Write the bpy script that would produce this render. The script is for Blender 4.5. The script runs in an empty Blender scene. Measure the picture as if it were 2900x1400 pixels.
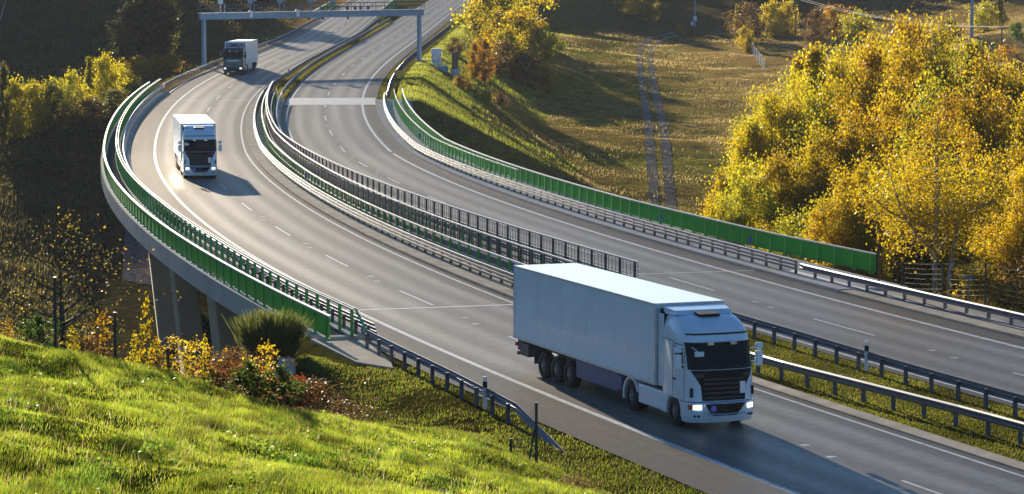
import bpy, bmesh, math, random
import numpy as np
from mathutils import Vector, Matrix
R = math.radians
rng = np.random.default_rng(7)
random.seed(7)

# ------------------------------------------------------------------ camera, sky, sun, exposure
scene = bpy.context.scene
CAM_H = 15.2
PITCH = 5.5235
cam_d = bpy.data.cameras.new("camera")
cam = bpy.data.objects.new("camera", cam_d)
scene.collection.objects.link(cam)
cam.location = (0, 0, CAM_H)
cam.rotation_euler = (R(90 - PITCH), 0, 0)
cam_d.sensor_width = 36
cam_d.lens = 36 * 8000 / 2900
cam_d.clip_start = 1
cam_d.clip_end = 6000
scene.camera = cam

SUN_EL, SUN_AZ = 12.0, -15.5          # azimuth clockwise from +Y
world = bpy.data.worlds.new("World")
scene.world = world
world.use_nodes = True
wn = world.node_tree
sky = wn.nodes.new("ShaderNodeTexSky")
sky.sky_type = 'NISHITA'
sky.sun_disc = False
sky.sun_elevation = R(SUN_EL)
sky.sun_rotation = R(SUN_AZ)
sky.air_density = 1.0
sky.dust_density = 0.2
sky.ozone_density = 6.0
bg = wn.nodes["Background"]
bg.inputs[1].default_value = 0.05
wn.links.new(sky.outputs[0], bg.inputs[0])

sun_d = bpy.data.lights.new("sun", 'SUN')
sun_d.energy = 5.0
sun_d.angle = R(0.5)
sun_d.color = (1.0, 0.88, 0.70)
sun = bpy.data.objects.new("sun", sun_d)
scene.collection.objects.link(sun)
sdir = Vector((math.sin(R(SUN_AZ)) * math.cos(R(SUN_EL)), math.cos(R(SUN_AZ)) * math.cos(R(SUN_EL)), math.sin(R(SUN_EL))))
sun.rotation_euler = sdir.to_track_quat('Z', 'Y').to_euler()
scene.view_settings.view_transform = 'Standard'
scene.view_settings.look = 'None'
scene.view_settings.exposure = 1.75
scene.view_settings.gamma = 1
scene.cycles.max_bounces = 6
scene.cycles.transparent_max_bounces = 12
scene.cycles.volume_step_rate = 4

# ------------------------------------------------------------------ helpers
C = scene.collection

def link(o, parent=None):
    C.objects.link(o)
    if parent is not None:
        o.parent = parent
    return o

def tag(o, label=None, cat=None, group=None, kind=None):
    if label: o["label"] = label
    if cat: o["category"] = cat
    if group: o["group"] = group
    if kind: o["kind"] = kind
    return o

def thing(name, loc, rz=0, label=None, cat=None, group=None):
    o = bpy.data.objects.new(name, None)
    o.empty_display_size = 0.3
    o.location = loc
    o.rotation_euler = (0, 0, rz)
    link(o)
    return tag(o, label, cat, group)

def copy_tree(o, parent=None):
    c = o.copy()
    C.objects.link(c)
    c.parent = parent
    for ch in list(o.children):
        copy_tree(ch, c)
    return c

class MB:
    """collects vertices and faces of one mesh"""
    def __init__(s):
        s.v = []; s.f = []; s.m = []
    def add(s, vs, fs, mi=0):
        b = len(s.v)
        s.v += [tuple(p) for p in vs]
        s.f += [tuple(i + b for i in f) for f in fs]
        s.m += [mi] * len(fs)
        return s
    def box(s, c, d, rz=0, ry=0, rx=0, taper=1.0, mi=0):
        x, y, z = d[0] / 2, d[1] / 2, d[2] / 2
        M = Matrix.Translation(c) @ Matrix.Rotation(rz, 4, 'Z') @ Matrix.Rotation(ry, 4, 'Y') @ Matrix.Rotation(rx, 4, 'X')
        P = [M @ Vector((sx * x * (taper if sz > 0 else 1), sy * y * (taper if sz > 0 else 1), sz * z)) for sz in (-1, 1) for sx, sy in ((-1, -1), (1, -1), (1, 1), (-1, 1))]
        return s.add(P, [(3, 2, 1, 0), (4, 5, 6, 7), (0, 1, 5, 4), (1, 2, 6, 5), (2, 3, 7, 6), (3, 0, 4, 7)], mi)
    def tube(s, pts, r, n=6, caps=True, mi=0):
        pts = [Vector(p) for p in pts]
        rs = r if isinstance(r, (list, tuple)) else [r] * len(pts)
        rings = []
        up = Vector((0, 0, 1))
        for i, p in enumerate(pts):
            t = (pts[min(i + 1, len(pts) - 1)] - pts[max(i - 1, 0)])
            if t.length < 1e-9: t = Vector((0, 0, 1))
            t.normalize()
            a = t.cross(up if abs(t.z) < 0.95 else Vector((1, 0, 0))).normalized()
            b = t.cross(a).normalized()
            rings.append([p + (a * math.cos(2 * math.pi * k / n) + b * math.sin(2 * math.pi * k / n)) * rs[i] for k in range(n)])
        V = [q for ring in rings for q in ring]
        F = []
        for i in range(len(rings) - 1):
            for k in range(n):
                F.append((i * n + k, i * n + (k + 1) % n, (i + 1) * n + (k + 1) % n, (i + 1) * n + k))
        if caps:
            F.append(tuple(range(n - 1, -1, -1)))
            F.append(tuple((len(rings) - 1) * n + k for k in range(n)))
        return s.add(V, F, mi)
    def build(s, name, mat, parent=None, smooth=False, bevel=0, loc=None, rz=0):
        me = bpy.data.meshes.new(name)
        me.from_pydata(s.v, [], s.f)
        mats = mat if isinstance(mat, (list, tuple)) else [mat]
        for m in mats: me.materials.append(m)
        if len(mats) > 1:
            me.polygons.foreach_set('material_index', s.m)
        me.update()
        if bevel or smooth:
            bm = bmesh.new(); bm.from_mesh(me)
            bmesh.ops.recalc_face_normals(bm, faces=bm.faces)
            if bevel:
                ed = [e for e in bm.edges if len(e.link_faces) == 2 and e.calc_face_angle(0) > 0.5]
                bmesh.ops.bevel(bm, geom=ed, offset=bevel, segments=2, profile=0.5, affect='EDGES', clamp_overlap=True)
            bm.to_mesh(me); bm.free()
        if smooth:
            me.polygons.foreach_set('use_smooth', [True] * len(me.polygons))
            try: me.set_sharp_from_angle(angle=R(40))
            except Exception: pass
        o = bpy.data.objects.new(name, me)
        if loc is not None: o.location = loc
        o.rotation_euler = (0, 0, rz)
        return link(o, parent)

def np_mesh(name, V, F, mat, parent=None, col=None, smooth=False, uv=None):
    """V (n,3), F (m,k) arrays -> object; col (n,3) point colours"""
    me = bpy.data.meshes.new(name)
    V = np.asarray(V, dtype=np.float32); F = np.asarray(F, dtype=np.int32)
    k = F.shape[1]
    me.vertices.add(len(V)); me.vertices.foreach_set('co', V.ravel())
    me.loops.add(F.size); me.loops.foreach_set('vertex_index', F.ravel())
    me.polygons.add(len(F)); me.polygons.foreach_set('loop_start', np.arange(0, F.size, k, dtype=np.int32))
    if smooth: me.polygons.foreach_set('use_smooth', np.ones(len(F), dtype=bool))
    me.update(calc_edges=True)
    if col is not None:
        a = me.color_attributes.new('Col', 'FLOAT_COLOR', 'POINT')
        cc = np.ones((len(V), 4), dtype=np.float32); cc[:, :3] = col
        a.data.foreach_set('color', cc.ravel())
    if uv is not None:
        u = me.uv_layers.new(name='UVMap')
        u.data.foreach_set('uv', np.asarray(uv, dtype=np.float32)[F.ravel()].ravel())
    me.materials.append(mat)
    o = bpy.data.objects.new(name, me)
    return link(o, parent)

# ------------------------------------------------------------------ materials
def nmat(name):
    m = bpy.data.materials.new(name); m.use_nodes = True
    nt = m.node_tree; b = nt.nodes['Principled BSDF']
    return m, nt, b

def N(nt, t, **kw):
    n = nt.nodes.new(t)
    for k, v in kw.items():
        if hasattr(n, k): setattr(n, k, v)
        else: n.inputs[k.replace('_', ' ')].default_value = v
    return n

def simple(name, col, rough=0.6, metal=0.0, var=0.12, scale=3.0, bump=0.0, emit=None, estr=0, coat=0, dirt=None, matte=None):
    m, nt, b = nmat(name)
    tc = N(nt, 'ShaderNodeTexCoord')
    no = N(nt, 'ShaderNodeTexNoise', Scale=scale, Detail=5.0)
    nt.links.new(tc.outputs['Object'], no.inputs['Vector'])
    cr = N(nt, 'ShaderNodeValToRGB')
    cr.color_ramp.elements[0].position = 0.3; cr.color_ramp.elements[1].position = 0.7
    lo = dirt if dirt else [c * (1 - var) for c in col]
    cr.color_ramp.elements[0].color = (*lo, 1)
    cr.color_ramp.elements[1].color = (*[min(1, c * (1 + var)) for c in col], 1)
    nt.links.new(no.outputs['Fac'], cr.inputs[0])
    nt.links.new(cr.outputs[0], b.inputs['Base Color'])
    b.inputs['Roughness'].default_value = rough
    b.inputs['Metallic'].default_value = metal
    b.inputs['Coat Weight'].default_value = coat
    b.inputs['Coat Roughness'].default_value = 0.08
    if bump:
        bp = N(nt, 'ShaderNodeBump'); bp.inputs['Strength'].default_value = bump
        nt.links.new(no.outputs['Fac'], bp.inputs['Height']); nt.links.new(bp.outputs[0], b.inputs['Normal'])
    if matte is not None:
        out = nt.nodes['Material Output']
        df = N(nt, 'ShaderNodeBsdfDiffuse'); gl = N(nt, 'ShaderNodeBsdfGlossy'); gl.inputs['Roughness'].default_value = 0.5; df.inputs['Roughness'].default_value = 0.6
        ms = N(nt, 'ShaderNodeMixShader'); ms.inputs[0].default_value = matte
        nt.links.new(cr.outputs[0], df.inputs['Color']); nt.links.new(df.outputs[0], ms.inputs[1]); nt.links.new(gl.outputs[0], ms.inputs[2]); nt.links.new(ms.outputs[0], out.inputs['Surface'])
        if bump: nt.links.new(bp.outputs[0], df.inputs['Normal'])
    if emit:
        b.inputs['Emission Color'].default_value = (*emit, 1); b.inputs['Emission Strength'].default_value = estr
    return m

def leaf_mat(name, trans=0.5, tint=1.0, rough=0.5):
    """backlit leaves: point colour, partly translucent"""
    m, nt, b = nmat(name)
    out = nt.nodes['Material Output']
    at = N(nt, 'ShaderNodeAttribute', attribute_name='Col')
    oi = N(nt, 'ShaderNodeObjectInfo')
    hs = N(nt, 'ShaderNodeHueSaturation')
    mr = N(nt, 'ShaderNodeMapRange'); mr.inputs['To Min'].default_value = 0.487; mr.inputs['To Max'].default_value = 0.513
    mv = N(nt, 'ShaderNodeMapRange'); mv.inputs['To Min'].default_value = 0.8 * tint; mv.inputs['To Max'].default_value = 1.15 * tint
    ma = N(nt, 'ShaderNodeMath', operation='FRACT'); mm = N(nt, 'ShaderNodeMath', operation='MULTIPLY'); mm.inputs[1].default_value = 7.31
    nt.links.new(oi.outputs['Random'], mr.inputs['Value'])
    nt.links.new(oi.outputs['Random'], mm.inputs[0]); nt.links.new(mm.outputs[0], ma.inputs[0]); nt.links.new(ma.outputs[0], mv.inputs['Value'])
    nt.links.new(mr.outputs[0], hs.inputs['Hue']); nt.links.new(mv.outputs[0], hs.inputs['Value'])
    nt.links.new(at.outputs['Color'], hs.inputs['Color'])
    nt.links.new(hs.outputs[0], b.inputs['Base Color'])
    b.inputs['Roughness'].default_value = rough
    tr = N(nt, 'ShaderNodeBsdfTranslucent'); nt.links.new(hs.outputs[0], tr.inputs['Color'])
    mx = N(nt, 'ShaderNodeMixShader'); mx.inputs[0].default_value = trans
    nt.links.new(b.outputs[0], mx.inputs[1]); nt.links.new(tr.outputs[0], mx.inputs[2])
    nt.links.new(mx.outputs[0], out.inputs['Surface'])
    return m

def ground_mat():
    m, nt, b = nmat('ground_cover')
    at = N(nt, 'ShaderNodeAttribute', attribute_name='Col')
    tc = N(nt, 'ShaderNodeTexCoord')
    n1 = N(nt, 'ShaderNodeTexNoise', Scale=0.09, Detail=6.0, Roughness=0.65)
    n2 = N(nt, 'ShaderNodeTexNoise', Scale=0.7, Detail=8.0, Roughness=0.75)
    n3 = N(nt, 'ShaderNodeTexNoise', Scale=5.0, Detail=6.0, Roughness=0.8)
    for n in (n1, n2, n3): nt.links.new(tc.outputs['Object'], n.inputs['Vector'])
    r1 = N(nt, 'ShaderNodeValToRGB')
    e = r1.color_ramp.elements
    e[0].position = 0.3; e[0].color = (0.75, 0.62, 0.45, 1)
    e[1].position = 0.72; e[1].color = (1.25, 1.1, 0.8, 1)
    k = e.new(0.5); k.color = (0.98, 0.98, 0.80, 1)
    nt.links.new(n1.outputs['Fac'], r1.inputs[0])
    r2 = N(nt, 'ShaderNodeValToRGB')
    r2.color_ramp.elements[0].position = 0.32; r2.color_ramp.elements[0].color = (0.35, 0.35, 0.35, 1)
    r2.color_ramp.elements[1].position = 0.68; r2.color_ramp.elements[1].color = (1.5, 1.45, 1.3, 1)
    nt.links.new(n2.outputs['Fac'], r2.inputs[0])
    r3 = N(nt, 'ShaderNodeValToRGB')
    r3.color_ramp.elements[0].position = 0.3; r3.color_ramp.elements[0].color = (0.5, 0.5, 0.5, 1)
    r3.color_ramp.elements[1].position = 0.7; r3.color_ramp.elements[1].color = (1.4, 1.4, 1.4, 1)
    nt.links.new(n3.outputs['Fac'], r3.inputs[0])
    src = at.outputs['Color']
    for r in (r1, r2, r3):
        mx = N(nt, 'ShaderNodeMix', data_type='RGBA', blend_type='MULTIPLY')
        mx.inputs[0].default_value = 1
        nt.links.new(src, mx.inputs[6]); nt.links.new(r.outputs[0], mx.inputs[7]); src = mx.outputs[2]
    nt.links.new(src, b.inputs['Base Color'])
    b.inputs['Roughness'].default_value = 0.9
    b.inputs['Specular IOR Level'].default_value = 0.0
    ad = N(nt, 'ShaderNodeMath', operation='MULTIPLY_ADD'); ad.inputs[1].default_value = 0.35
    nt.links.new(n3.outputs['Fac'], ad.inputs[0]); nt.links.new(n2.outputs['Fac'], ad.inputs[2])
    bp = N(nt, 'ShaderNodeBump'); bp.inputs['Strength'].default_value = 1.0; bp.inputs['Distance'].default_value = 0.7
    nt.links.new(ad.outputs[0], bp.inputs['Height']); nt.links.new(bp.outputs[0], b.inputs['Normal'])
    return m

def asphalt_mat(name, sgn):
    """UV: u = signed offset from the lane line / 10, v = distance along the road / 10"""
    m, nt, b = nmat(name)
    tc = N(nt, 'ShaderNodeTexCoord')
    sx = N(nt, 'ShaderNodeSeparateXYZ'); nt.links.new(tc.outputs['UV'], sx.inputs[0])
    off = N(nt, 'ShaderNodeMath', operation='MULTIPLY'); off.inputs[1].default_value = sgn
    nt.links.new(sx.outputs['X'], off.inputs[0])          # positive = hard-shoulder side
    wob = N(nt, 'ShaderNodeMapping'); wob.inputs['Scale'].default_value = (0.0, 0.4, 0)
    nt.links.new(tc.outputs['UV'], wob.inputs[0])
    wn_ = N(nt, 'ShaderNodeTexNoise', Scale=1.0, Detail=2.0); nt.links.new(wob.outputs[0], wn_.inputs['Vector'])
    wm = N(nt, 'ShaderNodeMath', operation='MULTIPLY_ADD'); wm.inputs[1].default_value = 0.03
    nt.links.new(wn_.outputs['Fac'], wm.inputs[0]); nt.links.new(off.outputs[0], wm.inputs[2])
    mr = N(nt, 'ShaderNodeMapRange'); mr.inputs['From Min'].default_value = -0.6; mr.inputs['From Max'].default_value = 0.8
    nt.links.new(wm.outputs[0], mr.inputs['Value'])
    cr = N(nt, 'ShaderNodeValToRGB'); cr.color_ramp.interpolation = 'EASE'
    g = lambda v, w=0: (v * AK * (1.04 + w), v * AK, v * AK * (0.93 - w * 0.9), 1)
    def pos(o): return (o / 10 + 0.6 + 0.015) / 1.4
    AK = 0.98
    stops = [(-4.2, g(.060, .08)), (-3.3, g(.070, .05)), (-2.75, g(.106, .03)), (-1.9, g(.080, .03)), (-1.0, g(.106, .03)), (-0.1, g(.078, .04)),
             (1.0, g(.112, .03)), (1.9, g(.084, .03)), (2.75, g(.112, .02)), (3.5, g(.078, .04)), (3.9, g(.066, .10)), (6.5, g(.060, .14))]
    el = cr.color_ramp.elements
    el[0].position = pos(stops[0][0]); el[0].color = stops[0][1]
    el[1].position = pos(stops[-1][0]); el[1].color = stops[-1][1]
    for o, c in stops[1:-1]:
        k = el.new(pos(o)); k.color = c
    nt.links.new(mr.outputs[0], cr.inputs[0])
    # long streaks and patches
    mp = N(nt, 'ShaderNodeMapping'); mp.inputs['Scale'].default_value = (9, 0.16, 1)
    nt.links.new(tc.outputs['UV'], mp.inputs[0])
    st = N(nt, 'ShaderNodeTexNoise', Scale=1.0, Detail=6.0, Roughness=0.6); nt.links.new(mp.outputs[0], st.inputs['Vector'])
    sr = N(nt, 'ShaderNodeValToRGB')
    sr.color_ramp.elements[0].position = 0.3; sr.color_ramp.elements[0].color = (0.88, 0.88, 0.88, 1)
    sr.color_ramp.elements[1].position = 0.7; sr.color_ramp.elements[1].color = (1.1, 1.1, 1.1, 1)
    nt.links.new(st.outputs['Fac'], sr.inputs[0])
    gn = N(nt, 'ShaderNodeTexNoise', Scale=2.2, Detail=9.0, Roughness=0.8); nt.links.new(tc.outputs['Object'], gn.inputs['Vector'])
    gr = N(nt, 'ShaderNodeValToRGB')
    gr.color_ramp.elements[0].position = 0.3; gr.color_ramp.elements[0].color = (0.8, 0.8, 0.8, 1)
    gr.color_ramp.elements[1].position = 0.7; gr.color_ramp.elements[1].color = (1.2, 1.2, 1.2, 1)
    nt.links.new(gn.outputs['Fac'], gr.inputs[0])
    src = cr.outputs[0]
    for r in (sr, gr):
        mx = N(nt, 'ShaderNodeMix', data_type='RGBA', blend_type='MULTIPLY'); mx.inputs[0].default_value = 1
        nt.links.new(src, mx.inputs[6]); nt.links.new(r.outputs[0], mx.inputs[7]); src = mx.outputs[2]
    nt.links.new(src, b.inputs['Base Color'])
    out = nt.nodes['Material Output']
    df = N(nt, 'ShaderNodeBsdfDiffuse'); gl = N(nt, 'ShaderNodeBsdfGlossy'); gl.inputs['Roughness'].default_value = 0.39; gl.inputs['Color'].default_value = (1, .94, .84, 1)
    df.inputs['Roughness'].default_value = 0.6
    ms = N(nt, 'ShaderNodeMixShader'); sv = N(nt, 'ShaderNodeSeparateColor'); nt.links.new(src, sv.inputs[0])
    fm = N(nt, 'ShaderNodeMath', operation='MULTIPLY_ADD'); fm.inputs[1].default_value = 1.65; fm.inputs[2].default_value = 0.012; nt.links.new(sv.outputs[1], fm.inputs[0]); nt.links.new(fm.outputs[0], ms.inputs[0])
    nt.links.new(src, df.inputs['Color']); nt.links.new(df.outputs[0], ms.inputs[1]); nt.links.new(gl.outputs[0], ms.inputs[2]); nt.links.new(ms.outputs[0], out.inputs['Surface'])
    fine = N(nt, 'ShaderNodeTexNoise', Scale=30.0, Detail=4.0); nt.links.new(tc.outputs['Object'], fine.inputs['Vector'])
    bp = N(nt, 'ShaderNodeBump'); bp.inputs['Strength'].default_value = 0.35; bp.inputs['Distance'].default_value = 0.02
    nt.links.new(fine.outputs['Fac'], bp.inputs['Height']); nt.links.new(bp.outputs[0], df.inputs['Normal']); nt.links.new(bp.outputs[0], gl.inputs['Normal'])
    return m

M = {}
M['ground'] = ground_mat()
M['asphaltL'] = asphalt_mat('asphalt', -1)
M['asphaltR'] = asphalt_mat('asphalt_worn', 1)
M['paint'] = simple('road_paint', (0.46, 0.46, 0.44), 0.65, var=0.35, scale=2.5, matte=.19)
M['walk'] = simple('shaded_walkway', (0.07, 0.08, 0.09), 0.9, matte=0)  # dark bluish surface, with the walkway's shade put into its colour
M['concrete'] = simple('concrete', (0.46, 0.38, 0.27), 0.85, var=0.25, scale=0.8, bump=0.2, matte=.06)
M['fascia'] = simple('fascia_concrete', (0.46, 0.43, 0.38), 0.8, var=0.12, scale=0.5, matte=.03)
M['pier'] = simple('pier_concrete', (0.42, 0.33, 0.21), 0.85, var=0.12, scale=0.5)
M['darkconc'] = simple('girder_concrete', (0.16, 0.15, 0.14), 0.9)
M['steel'] = simple('galvanised_steel', (0.10, 0.115, 0.145), 0.52, metal=0.35, var=0.12, scale=1.5)
M['railtop'] = simple('sunlit_steel', (0.50, 0.49, 0.48), 0.45, metal=0.4, var=0.08)  # lit copy of the steel, sun glint on top edges put into the colour
M['green'] = simple('green_paint', (0.010, 0.25, 0.034), 0.45, var=0.10, scale=1.0)
M['greenpanel'] = simple('green_panel_paint', (0.030, 0.38, 0.012), 0.5, var=0.10, scale=0.6)
M['dark'] = simple('dark_steel', (0.035, 0.045, 0.065), 0.45, metal=0.3)
M['black'] = simple('black_rubber', (0.012, 0.012, 0.013), 0.8)
M['bluesteel'] = simple('bluish_steel_paint', (0.20, 0.30, 0.42), 0.45, metal=0.2, var=0.08)
M['white'] = simple('white_paint', (0.60, 0.73, 0.79), 0.30, var=0.03, coat=0.5)
M['whitetrailer'] = simple('white_trailer_skin', (0.62, 0.77, 0.83), 0.40, var=0.06, scale=0.6, coat=0.1)
M['whitebox'] = simple('white_box_paint', (0.75, 0.75, 0.74), 0.5)
M['glass'] = simple('dark_glass', (0.004, 0.006, 0.007), 0.12)
M['glass'].node_tree.nodes['Principled BSDF'].inputs['Specular IOR Level'].default_value = 0.15
M['grille'] = simple('black_grille', (0.007, 0.008, 0.010), 0.5)
M['grille'].node_tree.nodes['Principled BSDF'].inputs['Specular IOR Level'].default_value = 0.12
M['navy'] = simple('dark_blue_paint', (0.016, 0.040, 0.075), 0.25, coat=0.6)
M['skirt'] = simple('blue_grey_skirt', (0.07, 0.09, 0.20), 0.5)
M['chrome'] = simple('chrome', (0.7, 0.72, 0.75), 0.15, metal=1.0)
M['lamp'] = simple('headlamp_lit', (0.9, 0.9, 0.9), 0.2, emit=(1.0, 0.97, 0.92), estr=0.5)
M['bluelamp'] = simple('blue_lamp', (0.02, 0.09, 0.6), 0.15, coat=1)
M['amber'] = simple('amber_lens', (0.5, 0.10, 0.02), 0.3)
M['red'] = simple('red_lens', (0.5, 0.02, 0.02), 0.4)
M['yellow'] = simple('yellow_paint', (0.65, 0.40, 0.02), 0.5)
M['blue'] = simple('blue_plate', (0.02, 0.06, 0.35), 0.5)
M['bark'] = simple('bark', (0.055, 0.042, 0.030), 0.9, var=0.4, scale=6)
M['birchbark'] = simple('birch_bark', (0.34, 0.32, 0.29), 0.8, scale=4, dirt=(0.06, 0.05, 0.04))
M['wood'] = simple('grey_wood', (0.16, 0.14, 0.12), 0.9)
M['gravel'] = simple('gravel_track', (0.19, 0.165, 0.13), 0.9, var=0.45, scale=1.0, bump=0.3, matte=0)
M['stone'] = simple('stone_paving', (0.16, 0.15, 0.16), 0.9, var=0.5, scale=2.0, bump=0.4, matte=0)
M['leaf'] = leaf_mat('autumn_leaves', 0.58, tint=0.90)
M['leaf'].node_tree.nodes['Principled BSDF'].inputs['Specular IOR Level'].default_value = 0.08
M['grass'] = leaf_mat('grass_blades', 0.55)
M['grass'].node_tree.nodes['Principled BSDF'].inputs['Specular IOR Level'].default_value = 0.12

# ------------------------------------------------------------------ road geometry (world metres)
cL = np.array([-30.523192149593193, -16.74998400214993, 32.42221413923507, 4.670773329697839, -6.738000665112455, -27.74926644986349, 0.5295926544299929, 14.941770600795724])
cR = np.array([-18.49786634266318, -17.471134611015316, 34.97157718320223, -11.276819964311036, -8.386646961996242, 1.4358736577352849, 2.168059018254134, -0.1212098468568591])
YLO, YHI = 84.0, 470.0
def _pg(c, y):
    u = (y - 280.) / 220.
    k = np.arange(8)
    U = u[..., None] ** k
    D = k * u[..., None] ** np.maximum(k - 1, 0) / 220.
    return U @ c, D @ c
def gx(c, y):
    y = np.asarray(y, dtype=float)
    yc = np.clip(y, YLO, YHI)
    x, g = _pg(c, yc)
    return x + g * (y - yc), g
def rise(y):
    return np.maximum(0, np.asarray(y, dtype=float) - 240) * 0.025
def rp(c, y, off=0.0, h=0.0):
    """point on carriageway c at depth y, lateral offset, height"""
    x, g = gx(c, y); n = np.sqrt(1 + g * g)
    return np.stack([x + off / n, y - off * g / n, rise(y) + h], -1)
def arc_samples(c, y0, y1, step):
    ys = np.linspace(y0, y1, 4000)
    p = rp(c, ys)
    s = np.concatenate([[0], np.cumsum(np.hypot(np.diff(p[:, 0]), np.diff(p[:, 1])))])
    n = max(1, int(round(s[-1] / step)))
    return np.interp(np.linspace(0, s[-1], n + 1), s, ys)
def tab(t):
    """offset table [(y, off), ...] -> function"""
    if not isinstance(t, (list, tuple)): return lambda y: np.full_like(np.asarray(y, dtype=float), float(t))
    a = sorted(t); ys = [q[0] for q in a]; os_ = [q[1] for q in a]
    return lambda y: np.interp(y, ys, os_)
def heading(c, y):
    x, g = gx(c, y)
    return math.atan2(1.0, float(g))       # direction of increasing y

def sweep(name, c, y0, y1, prof, mat, parent=None, step=2.0, base=0.0, closed=True, smooth=False, hfun=None, mb=None):
    """extrude profile [(lateral, z), ...] along the road; base = offset or table"""
    ys = arc_samples(c, y0, y1, step); f = tab(base)
    own = mb is None
    mb = mb or MB()
    V = []
    for y in ys:
        b = float(f(y)); hh = hfun(y) if hfun else 0
        for (o, z) in prof:
            V.append(tuple(rp(c, np.array(y), b + o, z + hh)))
    k = len(prof); F = []
    for i in range(len(ys) - 1):
        for j in range(k if closed else k - 1):
            a = i * k + j; d = i * k + (j + 1) % k
            F.append((a, d, d + k, a + k))
    if closed and k > 2:
        F.append(tuple(range(k - 1, -1, -1))); F.append(tuple((len(ys) - 1) * k + j for j in range(k)))
    mb.add(V, F)
    return mb.build(name, mat, parent, smooth=smooth) if own else mb

def ribbon(name, c, y0, y1, o0, o1, mat, z=0.0, step=2.0, nx=6, parent=None):
    ys = arc_samples(c, y0, y1, step); f0, f1 = tab(o0), tab(o1)
    s = np.arange(len(ys)) * step
    V = []; UV = []
    for i, y in enumerate(ys):
        for t in np.linspace(0, 1, nx + 1):
            o = float(f0(y)) * (1 - t) + float(f1(y)) * t
            V.append(rp(c, np.array(y), o, z)); UV.append((o / 10, s[i] / 10))
    k = nx + 1
    F = [(i * k + j, i * k + j + 1, (i + 1) * k + j + 1, (i + 1) * k + j) for i in range(len(ys) - 1) for j in range(nx)]
    return np_mesh(name, V, F, mat, parent, uv=UV, smooth=True)

# ------------------------------------------------------------------ terrain
def px(u, v, d):
    """world point seen at photo pixel (u, v) of the surveyed view at depth y = d"""
    dx = (u - 1450) / 8000.; dz = -(v - 700) / 8000.
    c, s = math.cos(R(PITCH)), math.sin(R(PITCH))
    t = d / (c + s * dz)
    return (dx * t, d, CAM_H + (-s + c * dz) * t)
CTRL = [px(*a) for a in [(0,1400,46),(700,1400,54),(1300,1400,66),(1650,1400,76),(0,1150,60),(0,946,76),(330,1040,77),(700,1150,77),(1000,1205,78),(1300,1235,80),(1500,1310,79)]]
CTRL += [(0,0,13.5),(-20,0,13.5),(20,0,12),(-8,25,10.5),(-20,25,11),(8,25,8),(0,45,6.2),(10,50,4.0),(12,70,1.3),(-30,60,7.5),(-40,0,14),(40,40,1),(60,80,-.3),
 (-16,92,1.5),(-12,92,.4),(-9,94,-.3),(-6,95,-.3),(-2,93,-.1),(3,90,-.1),(8,82,-.1),(-9,107,-.2),(-8,112,-.1),(-12,109,-.6),(-13,114,-3),(-17,105,-3),(-25,100,-5),(-30,93,-2.5),(-60,90,-3),(-14,92,.3),
 (-20,125,-9),(-30,150,-12),(-45,180,-13),(-30,230,-13),(-10,160,-12),(-10,200,-13),(5,200,-12),(-20,260,-11.5),(-50,260,-10.5),(-40,285,-8),(-100,200,-12),(-100,140,-8),
 (-50,306,-4.8),(-50,330,-1),(-70,330,-1),(-45,360,.5),(-60,400,1.5),(-90,400,2),(-100,330,-1),(-42,420,2),(-60,460,12),(-100,460,12),(-45,470,12),(-60,560,36),(-120,560,38),(-60,700,75),(-150,700,78),(-160,460,14),(-200,300,0),
 (10,250,-11),(20,300,-10.5),(5,300,-9),(20,260,-10),(40,300,-10),(40,260,-10),(60,300,-8),(40,380,-5.5),(60,380,-4),(40,450,-2),(70,460,1),(20,420,-3),(20,500,1),(50,545,3.5),(0,560,5),(30,600,8),(80,560,9),
 (75,460,4.8),(65,330,-4),(50,220,-6),(38,165,-4.5),(30,150,-3),(28,130,-1.2),(35,120,-.6),(24,100,-.2),(34,95,-.3),(60,140,-2),(90,200,-3),(100,300,-1),(110,450,7),(100,560,14),(50,640,15),(0,700,17),(100,700,34),(0,900,40),(200,700,55),(-200,800,95),(200,300,5),(200,100,0),(400,400,20),(-400,300,10),(0,1400,80),(-400,1400,140),(400,1400,100),(400,0,0),(-400,0,15)]
CT = np.array(CTRL)
def _k(r): return np.sqrt(r * r + 4.0)
_A = _k(np.hypot(CT[:, None, 0] - CT[None, :, 0], CT[:, None, 1] - CT[None, :, 1]))
_n = len(CT)
_S = np.zeros((_n + 1, _n + 1)); _S[:_n, :_n] = _A + 0.3 * np.eye(_n) * -1 * 0; _S[:_n, _n] = 1; _S[_n, :_n] = 1
_w = np.linalg.solve(_S, np.append(CT[:, 2], 0))
def tbase(x, y):
    r = _k(np.hypot(x[..., None] - CT[:, 0], y[..., None] - CT[:, 1]))
    return r @ _w[:_n] + _w[_n]
def vnoise(x, y, sc, seed):
    """smooth value noise"""
    g = np.random.default_rng(seed).random((64, 64))
    u = x / sc; v = y / sc
    iu = np.floor(u).astype(int); iv = np.floor(v).astype(int); fu = u - iu; fv = v - iv
    fu = fu * fu * (3 - 2 * fu); fv = fv * fv * (3 - 2 * fv)
    a = g[iu % 64, iv % 64]; b = g[(iu + 1) % 64, iv % 64]; c_ = g[iu % 64, (iv + 1) % 64]; d = g[(iu + 1) % 64, (iv + 1) % 64]
    return (a * (1 - fu) + b * fu) * (1 - fv) + (c_ * (1 - fu) + d * fu) * fv - 0.5
LB0, LB1, RB0, RB1 = 119.0, 316.0, 133.0, 304.0      # bridge extents along y
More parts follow.
